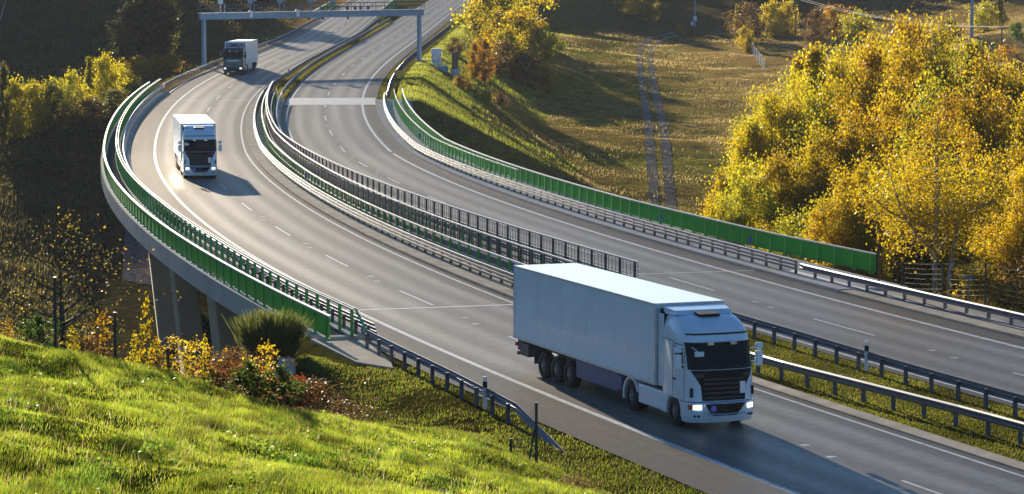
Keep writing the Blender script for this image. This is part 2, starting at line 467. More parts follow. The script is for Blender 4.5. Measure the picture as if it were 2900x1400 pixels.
def terr(x, y):
    z = tbase(x, y)
    z = z + vnoise(x, y, 9, 1) * 0.9 + vnoise(x, y, 3.2, 2) * 0.30 + vnoise(x, y, 1.3, 5) * 0.10 * (y < 140)
    xl, gl = gx(cL, y); xr, gr = gx(cR, y)
    dl = (x - xl) / np.sqrt(1 + gl * gl); dr = (x - xr) / np.sqrt(1 + gr * gr)
    zr = rise(y) - 0.05
    def emb(lat_l, lat_r, b0, b1):
        inside = np.maximum(0, np.minimum(y - b0, b1 - y))
        return zr - lat_r * 0.5 - inside * 0.62
    eL = emb(0, np.maximum(0, np.maximum(-8.6 - dl, dl - 9)), LB0, LB1)
    eR = emb(0, np.maximum(0, np.maximum(-9 - dr, dr - 10.0)), RB0, RB1)
    z = np.maximum(z, np.maximum(eL, eR))
    cl = zr + np.maximum(0, np.maximum(-9.0 - dl, dl - 8)) * 0.42
    cr_ = zr + np.maximum(0, np.maximum(-8 - dr, dr - 11)) * 0.42
    z = np.minimum(z, np.minimum(cl, cr_))
    return z
def grid_axis(segs):
    a = [segs[0][0]]
    for s, e, st in segs:
        n = max(1, int(round((e - s) / st))); a += list(np.linspace(s, e, n + 1)[1:])
    return np.array(a)
GX = grid_axis([(-900, -300, 60), (-300, -100, 10), (-100, -60, 2.5), (-60, 85, 1.0), (85, 130, 2.5), (130, 300, 12), (300, 900, 60)])
GY = grid_axis([(-60, 36, 4), (36, 130, 0.7), (130, 480, 1.6), (480, 660, 3.5), (660, 1000, 15), (1000, 1900, 60)])
XX, YY = np.meshgrid(GX, GY)
ZZ = terr(XX, YY)
def tz(x, y):
    """height of the ground mesh"""
    x = float(x); y = float(y)
    i = int(np.clip(np.searchsorted(GX, x) - 1, 0, len(GX) - 2)); j = int(np.clip(np.searchsorted(GY, y) - 1, 0, len(GY) - 2))
    u = (x - GX[i]) / (GX[i + 1] - GX[i]); v = (y - GY[j]) / (GY[j + 1] - GY[j])
    return float((ZZ[j, i] * (1 - u) + ZZ[j, i + 1] * u) * (1 - v) + (ZZ[j + 1, i] * (1 - u) + ZZ[j + 1, i + 1] * u) * v)
def tzn(x, y):
    i = np.clip(np.searchsorted(GX, x) - 1, 0, len(GX) - 2); j = np.clip(np.searchsorted(GY, y) - 1, 0, len(GY) - 2)
    u = (x - GX[i]) / (GX[i + 1] - GX[i]); v = (y - GY[j]) / (GY[j + 1] - GY[j])
    return (ZZ[j, i] * (1 - u) + ZZ[j, i + 1] * u) * (1 - v) + (ZZ[j + 1, i] * (1 - u) + ZZ[j + 1, i + 1] * u) * v
def hit(u, v, d0=40, d1=900):
    """where the line of sight through a surveyed pixel meets the ground"""
    d = d0
    while d < d1:
        p = px(u, v, d)
        if p[2] <= tz(p[0], p[1]): return p[0], p[1], tz(p[0], p[1])
        d += 0.5 if d < 150 else 1.0
    return None
# ground colours: what grows there, with shade put into darkf
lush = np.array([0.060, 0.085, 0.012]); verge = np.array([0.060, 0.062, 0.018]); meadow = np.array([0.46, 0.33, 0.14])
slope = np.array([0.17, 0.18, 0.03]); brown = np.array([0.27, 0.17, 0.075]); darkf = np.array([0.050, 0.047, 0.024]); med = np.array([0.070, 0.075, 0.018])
def mixc(a, b, t): return a * (1 - t[..., None]) + b * t[..., None]
def sst(a, b, x): t = np.clip((x - a) / (b - a), 0, 1); return t * t * (3 - 2 * t)
col = np.broadcast_to(meadow, ZZ.shape + (3,)).copy()
xl_, _g = gx(cL, YY); xr_, _g2 = gx(cR, YY)
col = mixc(col, slope, sst(45, 20, XX) * sst(200, 260, YY) * (XX > xr_))
n_ = np.clip(0.5 + 1.6 * vnoise(XX, YY, 14, 9), 0, 1)
col = mixc(col, brown, n_ * 0.65)
col = mixc(col, darkf, sst(-4, -14, XX - xl_) * sst(100, 120, YY))  # left valley side darkened in colour for its shade
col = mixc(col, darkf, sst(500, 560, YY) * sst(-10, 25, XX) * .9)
br_ = sst(118, 124, YY) * sst(318, 306, YY) * sst(9, 2, XX - xr_)  # ground under the bridges, its shade painted as a darker colour
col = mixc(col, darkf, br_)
mdn = ((XX > xl_) & (XX < xr_)) & ((YY < 119) | (YY > 312))
col[mdn] = med
vg = (YY < 125)
col = np.where(vg[..., None] & ~mdn[..., None], verge, col)
col = mixc(col, lush, sst(86, 80, YY) * (XX < xl_ - 8))
V = np.stack([XX, YY, ZZ], -1).reshape(-1, 3)
nx_, ny_ = len(GX), len(GY)
I = np.arange(nx_ * ny_).reshape(ny_, nx_)
F = np.stack([I[:-1, :-1], I[:-1, 1:], I[1:, 1:], I[1:, :-1]], -1).reshape(-1, 4)
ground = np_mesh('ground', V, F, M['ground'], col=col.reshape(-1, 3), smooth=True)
tag(ground, kind='structure')

# ------------------------------------------------------------------ carriageways and markings
YN, YF = 38.0, 900.0
def carriage(name, c, s, mat, shoulder):
    o0, o1 = sorted((-s * 4.3, s * shoulder))
    rd = ribbon(name, c, YN, YF, [(38, -6.4), (112, -6.35), (118.5, -6.3), (316, -6.3), (900, -5.9)] if s < 0 else o0, o1, mat, z=0.0, step=3.0, nx=12)
    tag(rd, kind='structure')
    mk = MB()
    def strip(y0, y1, a, b, z=0.004, st=2.0):
        ys = arc_samples(c, y0, y1, st)
        V = [tuple(rp(c, np.array(y), o, z)) for y in ys for o in (a, b)]
        mk.add(V, [(2 * i, 2 * i + 1, 2 * i + 3, 2 * i + 2) for i in range(len(ys) - 1)])
    strip(YN, YF, s * 3.80, s * 4.05)
    strip(YN, YF, -s * 3.72, -s * 3.87)
    return rd, mk, strip
roadL, mkL, stripL = carriage('road', cL, -1, M['asphaltL'], 5.9)
roadR, mkR, stripR = carriage('road', cR, 1, M['asphaltR'], 5.5)
def dashes(c, strip, phase, y_end=640):
    ys = np.linspace(YN, y_end, 8000); p = rp(c, ys)
    s = np.concatenate([[0], np.cumsum(np.hypot(np.diff(p[:, 0]), np.diff(p[:, 1])))])
    s0 = np.interp(phase, ys, s); k0 = s0 - math.floor(s0 / 18) * 18
    for a in np.arange(k0, s[-1] - 8, 18):
        y0, y1 = np.interp([a, a + 6.2], s, ys)
        strip(y0, y1, -0.07, 0.07)
        m0, m1, m2, m3 = np.interp([a + 10.6, a + 10.85, a + 12.9, a + 13.15], s, ys)
        strip(m0, m1, -0.26, 0.06, st=0.3); strip(m2, m3, -0.06, 0.26, st=0.3)
dashes(cL, stripL, 129.3); dashes(cR, stripR, 118.3)
for (yy, w) in ((128.3, 0.35), (304.5, 0.3)): stripL(yy, yy + w, -5.5, 4.0, z=0.006)
for (yy, w) in ((143, 0.18), (520, 0.5)): stripR(yy, yy + w, -4.0, 5.3, z=0.006)
mkL.build('lane_marking', M['paint'], roadL); mkR.build('lane_marking', M['paint'], roadR)
M['slab'] = simple('pale_slab', (0.62, 0.56, 0.46), 0.8, var=0.18, scale=1.5, matte=.17)
slab = ribbon('expansion_slab', cR, 298.0, 308.5, -4.2, 5.3, M['slab'], z=0.007, nx=4, parent=roadR)
# drainage gutter strips by the inner edge where the carriageway meets the median
for (c, y0, y1, o0, o1, h) in ((cL, YN, 119, 4.25, 4.85, 0.05), (cL, 316, 700, -6.4, -5.85, 0.06)):
    g = MB(); sweep('', c, y0, y1, [(o0, -0.05), (o0, h), ((o0 + o1) / 2, h - 0.04), (o1, h + .03), (o1, -0.05)], M['concrete'], mb=g)
    tag(g.build('gutter', M['concrete']), kind='structure')

# ------------------------------------------------------------------ bridge decks
def bridge(label, c, y0, y1, kin, kout, s, piers, sub):
    """kin/kout: (road side, outer edge) offsets of the raised kerb strips on each side"""
    t = thing('road_bridge', tuple(rp(c, np.array((y0 + y1) / 2), 0, -1)), 0, label, 'bridge')
    inv = Matrix.Translation(-Vector(t.location))
    def fin(mb, name, mat):
        mb.v = [tuple(inv @ Vector(p)) for p in mb.v]; return mb.build(name, mat, t)
    for (a, b) in (kin, kout):
        lo, hi = sorted((a, b))
        m = MB(); sweep('', c, y0, y1, [(lo, -0.85), (lo, 0.15), (hi, 0.15), (hi, -0.85)], None, mb=m, base=[(119, .55), (150, .5), (200, .25), (300, .05)] if (a, b) == (-6.2, -8.55) else 0.0)
        fin(m, 'kerb_strip', M['fascia'] if (a, b) == kout else M['concrete'])
    lo, hi = min(kin + kout) + (0.35 if s > 0 else 1.0), max(kin + kout) - 0.35
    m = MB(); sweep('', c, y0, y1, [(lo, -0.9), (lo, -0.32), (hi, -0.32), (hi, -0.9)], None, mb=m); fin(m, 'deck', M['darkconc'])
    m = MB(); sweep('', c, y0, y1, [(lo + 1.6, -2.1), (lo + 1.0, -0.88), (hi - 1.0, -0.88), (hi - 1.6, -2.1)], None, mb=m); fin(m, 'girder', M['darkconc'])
    for (yy, off, w, dpt, lean) in piers:
        m = MB()
        p = rp(c, np.array(yy), off, -0.9); h = heading(c, yy)
        g = tz(p[0], p[1]) - 1
        f = Vector((math.cos(h), math.sin(h), 0)); n = Vector((math.sin(h), -math.cos(h), 0))
        V = []
        for z, l in ((g, lean), (p[2], 0)):
            ce = Vector((p[0], p[1], z)) + n * l * (p[2] - z)
            for a, b in ((-1, -1), (1, -1), (1, 1), (-1, 1)):
                V.append(ce + n * a * w / 2 + f * b * dpt / 2)
        m.add(V, [(3, 2, 1, 0), (4, 5, 6, 7), (0, 1, 5, 4), (1, 2, 6, 5), (2, 3, 7, 6), (3, 0, 4, 7)])
        m.v = [tuple(inv @ Vector(q)) for q in m.v]
        m.build('pier', M['pier'], t, bevel=0.1)
    for yy, s2 in ((y0 - .6, 1), (y1 + .6, -1)):
        m = MB(); sweep('', c, yy - .6, yy + .6, [(lo, -5), (lo, -0.95), (hi, -0.95), (hi, -5)], None, mb=m, step=0.6)
        fin(m, 'abutment', M['pier'])
    return t
brL = bridge('left motorway bridge on leaning concrete piers with the pale curved edge beam', cL, LB0, LB1, (4.2, 6.35), (-6.2, -8.55), -1,
       [(yy, o, 1.5, 3.6, 0.10) for yy in (161, 184, 218, 252, 286) for o in (-4.6, 3.2)] + [(125, -4.2, 1.1, 3.0, 0.05)], None)
brR = bridge('right motorway bridge behind the dark mesh screens beside the meadow', cR, RB0, RB1, (-4.35, -6.1), (5.35, 9.1), 1,
       [(yy, o, 1.5, 3.6, 0.0) for yy in (160, 195, 230, 265) for o in (-3.6, 4.6)], None)
# the raised edge continues as a paved strip next to the barrier beyond the right bridge
g = MB(); sweep('', cR, 108, 133, [(5.4, -.05), (5.4, .10), (6.3, .12), (6.3, -.05)], None, mb=g); tag(g.build('kerb', M['concrete']), kind='structure')
# paved corner at the near end of the left bridge
def slab_poly(name, pts, mat, h=0.03):
    mb = MB(); n = len(pts)
    P = [(p[0], p[1], p[2] + h) for p in pts] + [(p[0], p[1], p[2] - .25) for p in pts]
    mb.add(P, [tuple(range(n))] + [((i + 1) % n, i, i + n, (i + 1) % n + n) for i in range(n)])
    return mb.build(name, mat)
q = [tuple(rp(cL, np.array(y), o, 0.0)) for y, o in ((119.5, -6.0), (112.2, -6.9), (110.6, -7.3), (112.5, -8.2), (119.5, -8.2))]
tag(slab_poly('paving', q, M['concrete'], 0.04), kind='structure')
q = [tuple(rp(cR, np.array(y), o, 0.0)) for y, o in ((133.5, 6.3), (116.2, 6.3), (115.0, 8.5), (122, 9.3), (133.5, 9.3))]
tag(slab_poly('paving', q, M['concrete'], 0.04), kind='structure')

# ------------------------------------------------------------------ barriers and railings
def rel(mb, L):
    mb.v = [(p[0] - L[0], p[1] - L[1], p[2] - L[2]) for p in mb.v]; return mb
def place_posts(t, L, c, y0, y1, off, post_mb, name, mat, step=2.0, h=0.0, sub=None, flip=1, limit=100):
    ys = arc_samples(c, y0, y1, step)[:-1] + 0.0; f = tab(off)
    ys = ys + 0.4
    src = None
    near = sorted(ys)
    keep = near[:limit]; rest = near[limit:]
    for y in keep:
        p = rp(c, np.array(y), float(f(y)), h)
        if src is None:
            src = o = post_mb.build(name, mat, t)
        else:
            o = src.copy(); C.objects.link(o); o.parent = t
        o.location = (p[0] - L[0], p[1] - L[1], p[2] - L[2]); o.rotation_euler = (0, 0, heading(c, y))
    if rest:
        m = MB()
        for y in rest:
            p = rp(c, np.array(y), float(f(y)), h); a = heading(c, y); ca, sa = math.cos(a), math.sin(a)
            m.add([(p[0] - L[0] + v[0] * ca - v[1] * sa, p[1] - L[1] + v[0] * sa + v[1] * ca, p[2] - L[2] + v[2]) for v in post_mb.v], post_mb.f)
        tag(m.build(name + 's_far', mat, t), kind='stuff')

def wprof(s, z0, z1, d=0.08, o=0.0):
    """W-beam section, road on the side s (+1: towards larger offsets)"""
    h = z1 - z0
    fr = [(0.03, 0), (0.0 + d, 0.18), (d, 0.32), (0.02, 0.5), (d, 0.68), (d, 0.84), (0.03, 1.0)]
    P = [(s * (o + a), z0 + b * h) for a, b in fr] + [(s * (o - 0.0), z0 + h)] + [(s * (o + a - 0.035), z0 + b * h) for a, b in reversed(fr[1:-1])] + [(s * o, z0)]
    return P

M['poststeel'] = simple('post_steel', (0.07, 0.085, 0.12), .5, metal=.3)
def guardrail(label, group, c, y0, y1, off, s, h=0.75, hfun=None, bridge_rail=False, step=2.0, limit=100, post_h=None, posts_from=None):
    f = tab(off)
    L = tuple(rp(c, np.array(y0), float(f(y0)), 0)); t = thing('guardrail', L, 0, label, 'guardrail', group); posts_from = posts_from or y0
    if not bridge_rail:
        m = MB(); sweep('', c, y0, y1, wprof(s, h - 0.31, h, o=0.09), None, base=off, mb=m, hfun=hfun); rel(m, L).build('rail_beam', M['steel'], t)
    if bridge_rail:
        for k in range(3):
            zt = h - .17 * k; o = .12 + .05 * k
            m = MB(); sweep('', c, y0, y1, [(s * o - .035, zt - .10), (s * o - .035, zt), (s * o + .035, zt), (s * o + .035, zt - .10)], None, base=off, mb=m); rel(m, L).build('rail_beam', M['steel'], t)
            m = MB(); sweep('', c, y0, y1, [(s * o - .04, zt + .002), (s * o - .04, zt + .016), (s * o + .04, zt + .016), (s * o + .04, zt + .002)], None, base=off, mb=m); rel(m, L).build('beam_top_glint', M['railtop'], t)  # pale strip paints the sun glint along each beam
    ph = (post_h or h) - 0.10
    pm = MB().box((0, 0, ph / 2 - .15), (0.10, 0.13, ph + .3)); 
    place_posts(t, L, c, posts_from, y1, off, pm, 'post', M['dark'] if bridge_rail else M['poststeel'], step=step, limit=limit)
    return t

def railing(label, group, c, y0, y1, off, h, rails, base=0.15, baluster=None, panel=None, post_w=0.12, post_mat='green', rail_mat='railtop', step=2.0, name='bridge_railing', cat='railing', mesh=None, midrail=None, limit=100, rail_w=0.09, far=False):
    f = tab(off)
    L = tuple(rp(c, np.array(y0), float(f(y0)), 0)); t = thing(name, L, 0, label, cat, group)
    for (o, zt) in rails:
        m = MB(); w = rail_w / 2; sweep('', c, y0, y1, [(o - w, zt - .07), (o - w, zt), (o + w, zt), (o + w, zt - .07)], None, base=off, mb=m); rel(m, L).build('top_rail', M[rail_mat], t)
    if midrail:
        m = MB(); sweep('', c, y0, y1, [(-.03, midrail - .05), (-.03, midrail), (.03, midrail), (.03, midrail - .05)], None, base=off, mb=m); rel(m, L).build('middle_rail', M[rail_mat], t)
    pm = MB().box((0, 0, (h + base) / 2), (post_w, post_w, h - base)); pm.box((0, 0, base + .02), (.22, .22, .04))
    place_posts(t, L, c, y0, y1, off, pm, 'post', M[post_mat], step=step, limit=limit)
    if panel:
        m = MB()
        ys = arc_samples(c, y0, y1, 2.0)
        for i in range(len(ys) - 1):
            ya, yb = ys[i], ys[i + 1]; e = (yb - ya) * 0.008
            sweep('', c, ya + e, yb - e, [(-.02, panel[0]), (-.02, panel[1]), (.02, panel[1]), (.02, panel[0])], None, base=off, mb=m, step=2.0)
        rel(m, L).build('panel', M['greenpanel'], t)
    if name == 'mesh_screen' and baluster:
        m = MB()
        for z in np.arange(.35, 1.95, .2): sweep('', c, y0, y1, [(-.004, z), (-.004, z + .008), (.004, z + .008), (.004, z)], None, base=off, mb=m, step=4.0)
        rel(m, L).build('horizontal_wires', M['dark'], t)
    if baluster:
        sp, w, dpt, z0, z1, mt = baluster
        ys = arc_samples(c, y0, y1, sp); m = MB()
        for y in ys:
            p = rp(c, np.array(y), float(f(y)), 0); a = heading(c, y)
            m.box((p[0], p[1], p[2] + (z0 + z1) / 2), (w, dpt, z1 - z0), rz=a)
        sweep('', c, y0, y1, [(-.02, z0 - .04), (-.02, z0), (.02, z0), (.02, z0 - .04)], None, base=off, mb=m)
        rel(m, L).build('balusters' if mt == 'green' else 'wire_mesh', M[mt], t)
    return t, L

gG = 'steel guardrails along the verges'
# left carriageway, outer side
def dipC(y): return -0.80 * max(0, (97.0 - y)) / 5.5
guardrail('grey guardrail above the grass bank, its near end sloping down into the verge', gG, cL, 91.5, 117.5, [(118, -6.7), (109, -6.9), (105, -7.0), (99, -7.3), (94, -7.6), (88, -8.1)], 1, hfun=dipC, posts_from=97.2)
offB = [(118, -6.55), (130, -6.6), (149, -6.4), (175, -6.5), (206, -6.9), (252, -7.2), (320, -7.4)]
B_, L_ = railing('green-posted handrail with twin pale rails on the outer side of the left bridge', None, cL, 118.6, 321, offB, 1.33, [(-.05, 1.34), (.13, 1.34)], rail_w=.045)
# sloping end brace of the handrail
m = MB(); p0 = Vector(rp(cL, np.array(118.8), -6.45, 1.3)); p1 = Vector(rp(cL, np.array(116.4), -6.62, 0.62)); m.tube([p0, p1], 0.06, 6); rel(m, L_).build('end_brace', M['green'], B_)
guardrail('guardrail with three parallel beams on the outer kerb of the left bridge', gG, cL, 117.6, 320, [(y, o + .42) for y, o in offB], 1, h=0.82, bridge_rail=True)
railing('solid bright green parapet along the outer edge of the left bridge', None, cL, 118.0, 318, [(118, -7.78), (150, -7.80), (200, -8.02), (318, -8.3)], 1.15, [(0, 1.18)], panel=(0.30, 1.13), rail_w=0.14, name='bridge_parapet', cat='parapet')
guardrail('guardrail on the far outer verge of the left carriageway behind the blue truck', gG, cL, 320.5, 512, [(320, -7.1), (347, -6.9), (371, -6.4), (407, -6.2), (512, -5.9)], 1, step=1.95)
# left carriageway, median side
offD = [(129, 5.3), (309, 5.15)]
guardrail('guardrail with three sunlit beams on the pale kerb along the inside of the left bridge', gG, cL, 124, 308, offD, -1, h=0.82, bridge_rail=True)
railing('green-posted handrail on the median side of the left bridge', None, cL, 126, 306, 5.75, 1.3, [(0, 1.3)], midrail=0.75, limit=100)
railing('tall dark mesh screen on the inner edge of the left bridge', 'mesh screens in the median gap', cL, 127.5, 305.5, 6.15, 2.0, [(0, 2.03)], baluster=(.5, .020, .020, .25, 1.98, 'dark'), post_w=.09, post_mat='dark', rail_w=.08, name='mesh_screen', cat='screen', midrail=1.05, limit=100)
guardrail('guardrail on the grass median, the nearer of the two right of the white truck', gG, cL, 60, 124, [(124, 5.15), (107, 5.6), (103, 5.75), (99, 6.1), (95, 6.45), (91, 6.75), (75, 7.3), (60, 7.6)], -1)
guardrail('left-hand one of the two guardrails on the narrow far median', gG, cL, 309, 510, [(309, 5.0), (343, 5.5), (407, 5.1), (510, 5.6)], -1)
# right carriageway, median side
railing('tall dark mesh screen on the inner edge of the right bridge', 'mesh screens in the median gap', cR, 131.0, 306, [(131, -5.6), (306, -5.75)], 2.0, [(0, 2.03)], baluster=(.5, .020, .020, .25, 1.98, 'dark'), post_w=.10, post_mat='dark', rail_w=.08, name='mesh_screen', cat='screen', midrail=1.15, limit=100)
r_, L_ = railing('green-posted handrail on the median side of the right bridge', None, cR, 131.5, 305.5, -5.35, 1.2, [(0, 1.2)], midrail=.75, rail_mat='steel')
m = MB(); m.tube([Vector(rp(cR, np.array(131.6), -5.35, 1.15)), Vector(rp(cR, np.array(129.4), -5.35, 0.1))], 0.06, 6); rel(m, L_).build('end_brace', M['green'], r_)
guardrail('shaded guardrail on the inner kerb of the right bridge behind the mesh screens', gG, cR, 131, 306, -4.95, 1, h=0.8, bridge_rail=True)
guardrail('guardrail on the grass median, the farther of the two right of the white truck', gG, cR, 66, 130.6, [(131, -4.95), (115, -5.0), (106, -5.2), (96, -5.3), (66, -5.3)], 1)
guardrail('right-hand one of the two guardrails on the narrow far median', gG, cR, 306.5, 506, -5.0, 1)
# right carriageway, outer side
guardrail('guardrail with sunlit beams on the pale kerb along the outer side of the right bridge', gG, cR, 139.5, 305, [(140, 6.25), (165, 6.25), (200, 6.2), (230, 6.0), (263, 6.1), (305, 6.4)], -1, h=0.85, bridge_rail=True)
guardrail('guardrail by the yellow trees at the right edge, lit along its top', gG, cR, 96, 139.2, [(139, 6.3), (127, 6.55), (120, 6.75), (96, 7.0)], -1)
guardrail('guardrail curving along the green slope below the road gantry', gG, cR, 305.5, 503, [(305, 6.6), (312, 6.8), (377, 6.9), (434, 7.1), (503, 7.3)], -1)
railing('green railing with closely set bars along the outer edge of the right bridge', None, cR, 138.4, 306, [(138.4, 9.9), (150, 9.2), (173, 8.7), (226, 8.5), (306, 8.2)], 1.18, [(0, 1.22)], baluster=(.115, .012, .055, .28, 1.16, 'green'), rail_w=.12, name='bridge_parapet', cat='parapet')
railing('green-posted handrail between the guardrail and the outer railing of the right bridge', None, cR, 200, 304, [(200, 7.7), (250, 7.4), (304, 7.3)], 1.3, [(0, 1.3)], rail_w=.06)
# low dark barrier at the foot of the near right verge
m = MB(); sweep('', cR, 104, 141, [(6.35, .0), (6.35, .16), (6.6, .2), (6.7, .0)], None, mb=m)
o = m.build('drain_kerb', M['steel']); tag(o, kind='structure')
# small blue marker plates and white delineator posts
def marker(c, y, off, h, lab):
    p = rp(c, np.array(y), off, h); m = MB().box((0, 0, .12), (.03, .16, .36)).box((0, 0, -.12), (.03, .04, .2))
    tag(m.build('marker_plate', M['blue'], loc=tuple(p), rz=heading(c, y) + math.pi * 0.15), lab, 'marker plate', 'blue marker plates on the railings')
marker(cL, 134, 5.3, 1.05, 'small blue plate on the median handrail just left of the white truck trailer')
marker(cL, 196, 5.3, 1.05, 'small blue plate on the median handrail of the left bridge, halfway along the curve')
marker(cR, 161, 6.6, 1.1, 'small blue plate on the right bridge guardrail in front of the green railing')
marker(cR, 147, 6.7, 1.1, 'small blue plate near the end of the green railing by the yellow trees')
marker(cR, 243, 6.6, 1.1, 'small blue plate on the upper curve of the right bridge guardrail')
def delineator(c, y, off, lab, h=1.15):
    p = rp(c, np.array(y), off, 0)
    t = thing('delineator_post', tuple(p), heading(c, y), lab, 'delineator', 'white delineator posts')
    MB().box((0, 0, h / 2), (.09, .13, h), taper=.9).build('post', M['whitebox'], t, bevel=.01)
    MB().box((0, 0, h - .28), (.1, .14, .22)).build('band', M['black'], t)
delineator(cL, 100.5, -7.15, 'white delineator with a black band behind the near left guardrail')
delineator(cR, 109.4, -5.05, 'white delineator with a black band at the median guardrail right of the truck')
for k, y in enumerate((420, 470)): delineator(cL, y, -6.2, ['white delineator on the far left verge above the blue truck', 'white delineator beside the far left verge near the gantry beam'][k])
delineator(cL, 345, 5.4, 'white delineator at the start of the far median')

# ------------------------------------------------------------------ road gantry
gy = 380.0
pR = rp(cR, np.array(gy), 8.6, 0); pL = rp(cL, np.array(gy - 14), -8.2, 0)
gL = Vector(pL); t = thing('road_gantry', tuple(pL), 0, 'long blue-grey steel gantry with a railed walkway spanning both carriageways', 'gantry')
ax = Vector(pR) - Vector(pL); ax.z = 0; LEN = ax.length; ang = math.atan2(ax.y, ax.x)
zL0 = px(600, 56, gy - 14)[2]; zR0 = px(1180, 44, gy)[2]
def gp(s, w, z):   # along beam, across, height above beam bottom
    k = s / LEN; return Vector((math.cos(ang) * s - math.sin(ang) * w, math.sin(ang) * s + math.cos(ang) * w, (zL0 + (zR0 - zL0) * k) - pL[2] + z))
def gbox(mb, s, w, z, d): mb.box(gp(s, w, z), d, rz=ang, ry=-math.atan2(zR0 - zL0, LEN))
for sx, base in ((0.6, tz(pL[0], pL[1])), (LEN - .5, tz(pR[0], pR[1]))):
    m = MB(); top = gp(sx, 0, 0); b = Vector((top.x, top.y, base - pL[2] - .3)); m.tube([b, b + (top - b) * .5, top], [.34, .30, .30], 4); m.box(b + Vector((0, 0, .35)), (1.0, 1.0, .5))
    m.build('column', M['bluesteel'], t)
m = MB()
gbox(m, LEN / 2, 0, .40, (LEN, .9, .72)); gbox(m, LEN / 2, 0, .80, (LEN + .1, 1.15, .07)); gbox(m, LEN / 2, 0, .02, (LEN + .05, 1.0, .06))
for k in range(27): gbox(m, .5 + k * (LEN - 1) / 26, -.47, .4, (.07, .06, .7))
m.build('beam', M['bluesteel'], t)
m = MB()
for z in (1.35, 1.85):
    for w in (-.58, .58): m.tube([gp(0, w, z), gp(LEN, w, z)], .045, 5)
for k in range(19):
    for w in (-.58, .58): m.tube([gp(k * LEN / 18, w, .8), gp(k * LEN / 18, w, 1.85)], .035, 4)
m.build('walkway_railing', M['steel'], t)
for k, s in enumerate([2.9, 7.0, 11.1, 15.4, 18.4]):
    m = MB(); m.tube([gp(s, 0, .8), gp(s, 0, 2.0)], .09, 6); m.tube([gp(s + .6, 0, .8), gp(s + .6, 0, 2.0)], .05, 6); gbox(m, s, 0, 2.4, (.62, .45, .85)); gbox(m, s, 0, 2.88, (.7, .55, .05))
    if k: gbox(m, s + .62, -.2, 2.45, (.35, .3, .45))
    m.build('equipment_box', M['whitebox'] if k == 0 else M['bluesteel'], t, bevel=.02)
for s in [1.8, 4.0, 5.4, 9.2, 12.6, 14.0, 16.8, 20.4, 21.5, 22.3, 23.4]:
    if s > LEN - .6: continue
    m = MB(); gbox(m, s, -.62, 1.15, (.34, .30, .42)); m.tube([gp(s - .1, -.6, .8), gp(s - .1, -.6, 1.9)], .03, 4); gbox(m, s, -.78, 1.02, (.16, .1, .16))
    m.build('camera', M['steel'], t, bevel=.02)
for s in (6.9, 13.4): 
    m = MB(); V = [];  
    m.tube([gp(s, -.62, .15), gp(s, -.62, .95)], .2, 10); m.tube([gp(s, -.62, .95), gp(s, -.62, 1.03), gp(s, -.62, 1.08)], [.34, .28, .05], 12)
    m.build('dome_antenna', M['whitebox'], t)
for s in (9.6, 15.0, 17.0, 20.5):
    m = MB(); gbox(m, s, -.5, -.15, (.22, .22, .3)); m.build('sensor', M['dark'], t)
# cabinet, fenced pit and posts at the foot of the right column
def on(x, y, dz=0): return (x, y, tz(x, y) + dz)
cx, cy = pR[0] + 1.9, pR[1] - 2
b = MB().box((0, 0, 1.0), (1.3, .8, 2.2)).box((0, 0, 2.13), (1.4, .9, .08)); tag(b.build('control_cabinet', M['whitebox'], loc=on(cx, cy), bevel=.03), 'white control cabinet on the slope beside the right gantry column', 'cabinet')
t = thing('pit_fence', on(cx + .4, cy - 6), 0, 'bluish steel fence with a slatted panel around the gantry foot', 'fence')
m = MB()
for k in range(7): m.tube([(-2.2 + k * .55, 0, 0), (-2.2 + k * .55, 0, 1.1)], .03, 4)
for z in (.55, 1.1): m.tube([(-2.2, 0, z), (1.1, 0, z)], .03, 4)
m.box((-.5, -.4, -.1), (3.6, .15, 1.0)); m.build('rails', M['bluesteel'], t)
m = MB().box((0, 0, 0), (.14, 3.0, 2.6)); m.build('slatted_panel', M['dark'], t, loc=(2.2, .3, 1.0), rz=R(-12)); MB().box((0, 0, 0), (.5, 3.2, .9)).build('concrete_base', M['fascia'], t, loc=(2.2, .2, -.4), rz=R(-12))
x, y, z = hit(1233, 185, 300)
tag(MB().tube([(0, 0, 0), (0, 0, 1.3)], .3, 10).tube([(0, 0, 1.3), (0, 0, 1.45)], [.36, .3], 10).build('vent_pipe', M['whitebox'], loc=(x, y, z)), 'short white pipe standing in the grass beside the gantry foot', 'pipe')
p = rp(cR, np.array(338), 7.6, .9); b = MB().box((0, 0, 0), (1.1, .12, .6)); tag(b.build('warning_plate', M['yellow'], loc=tuple(p)), 'small orange plate behind the guardrail below the gantry', 'plate')

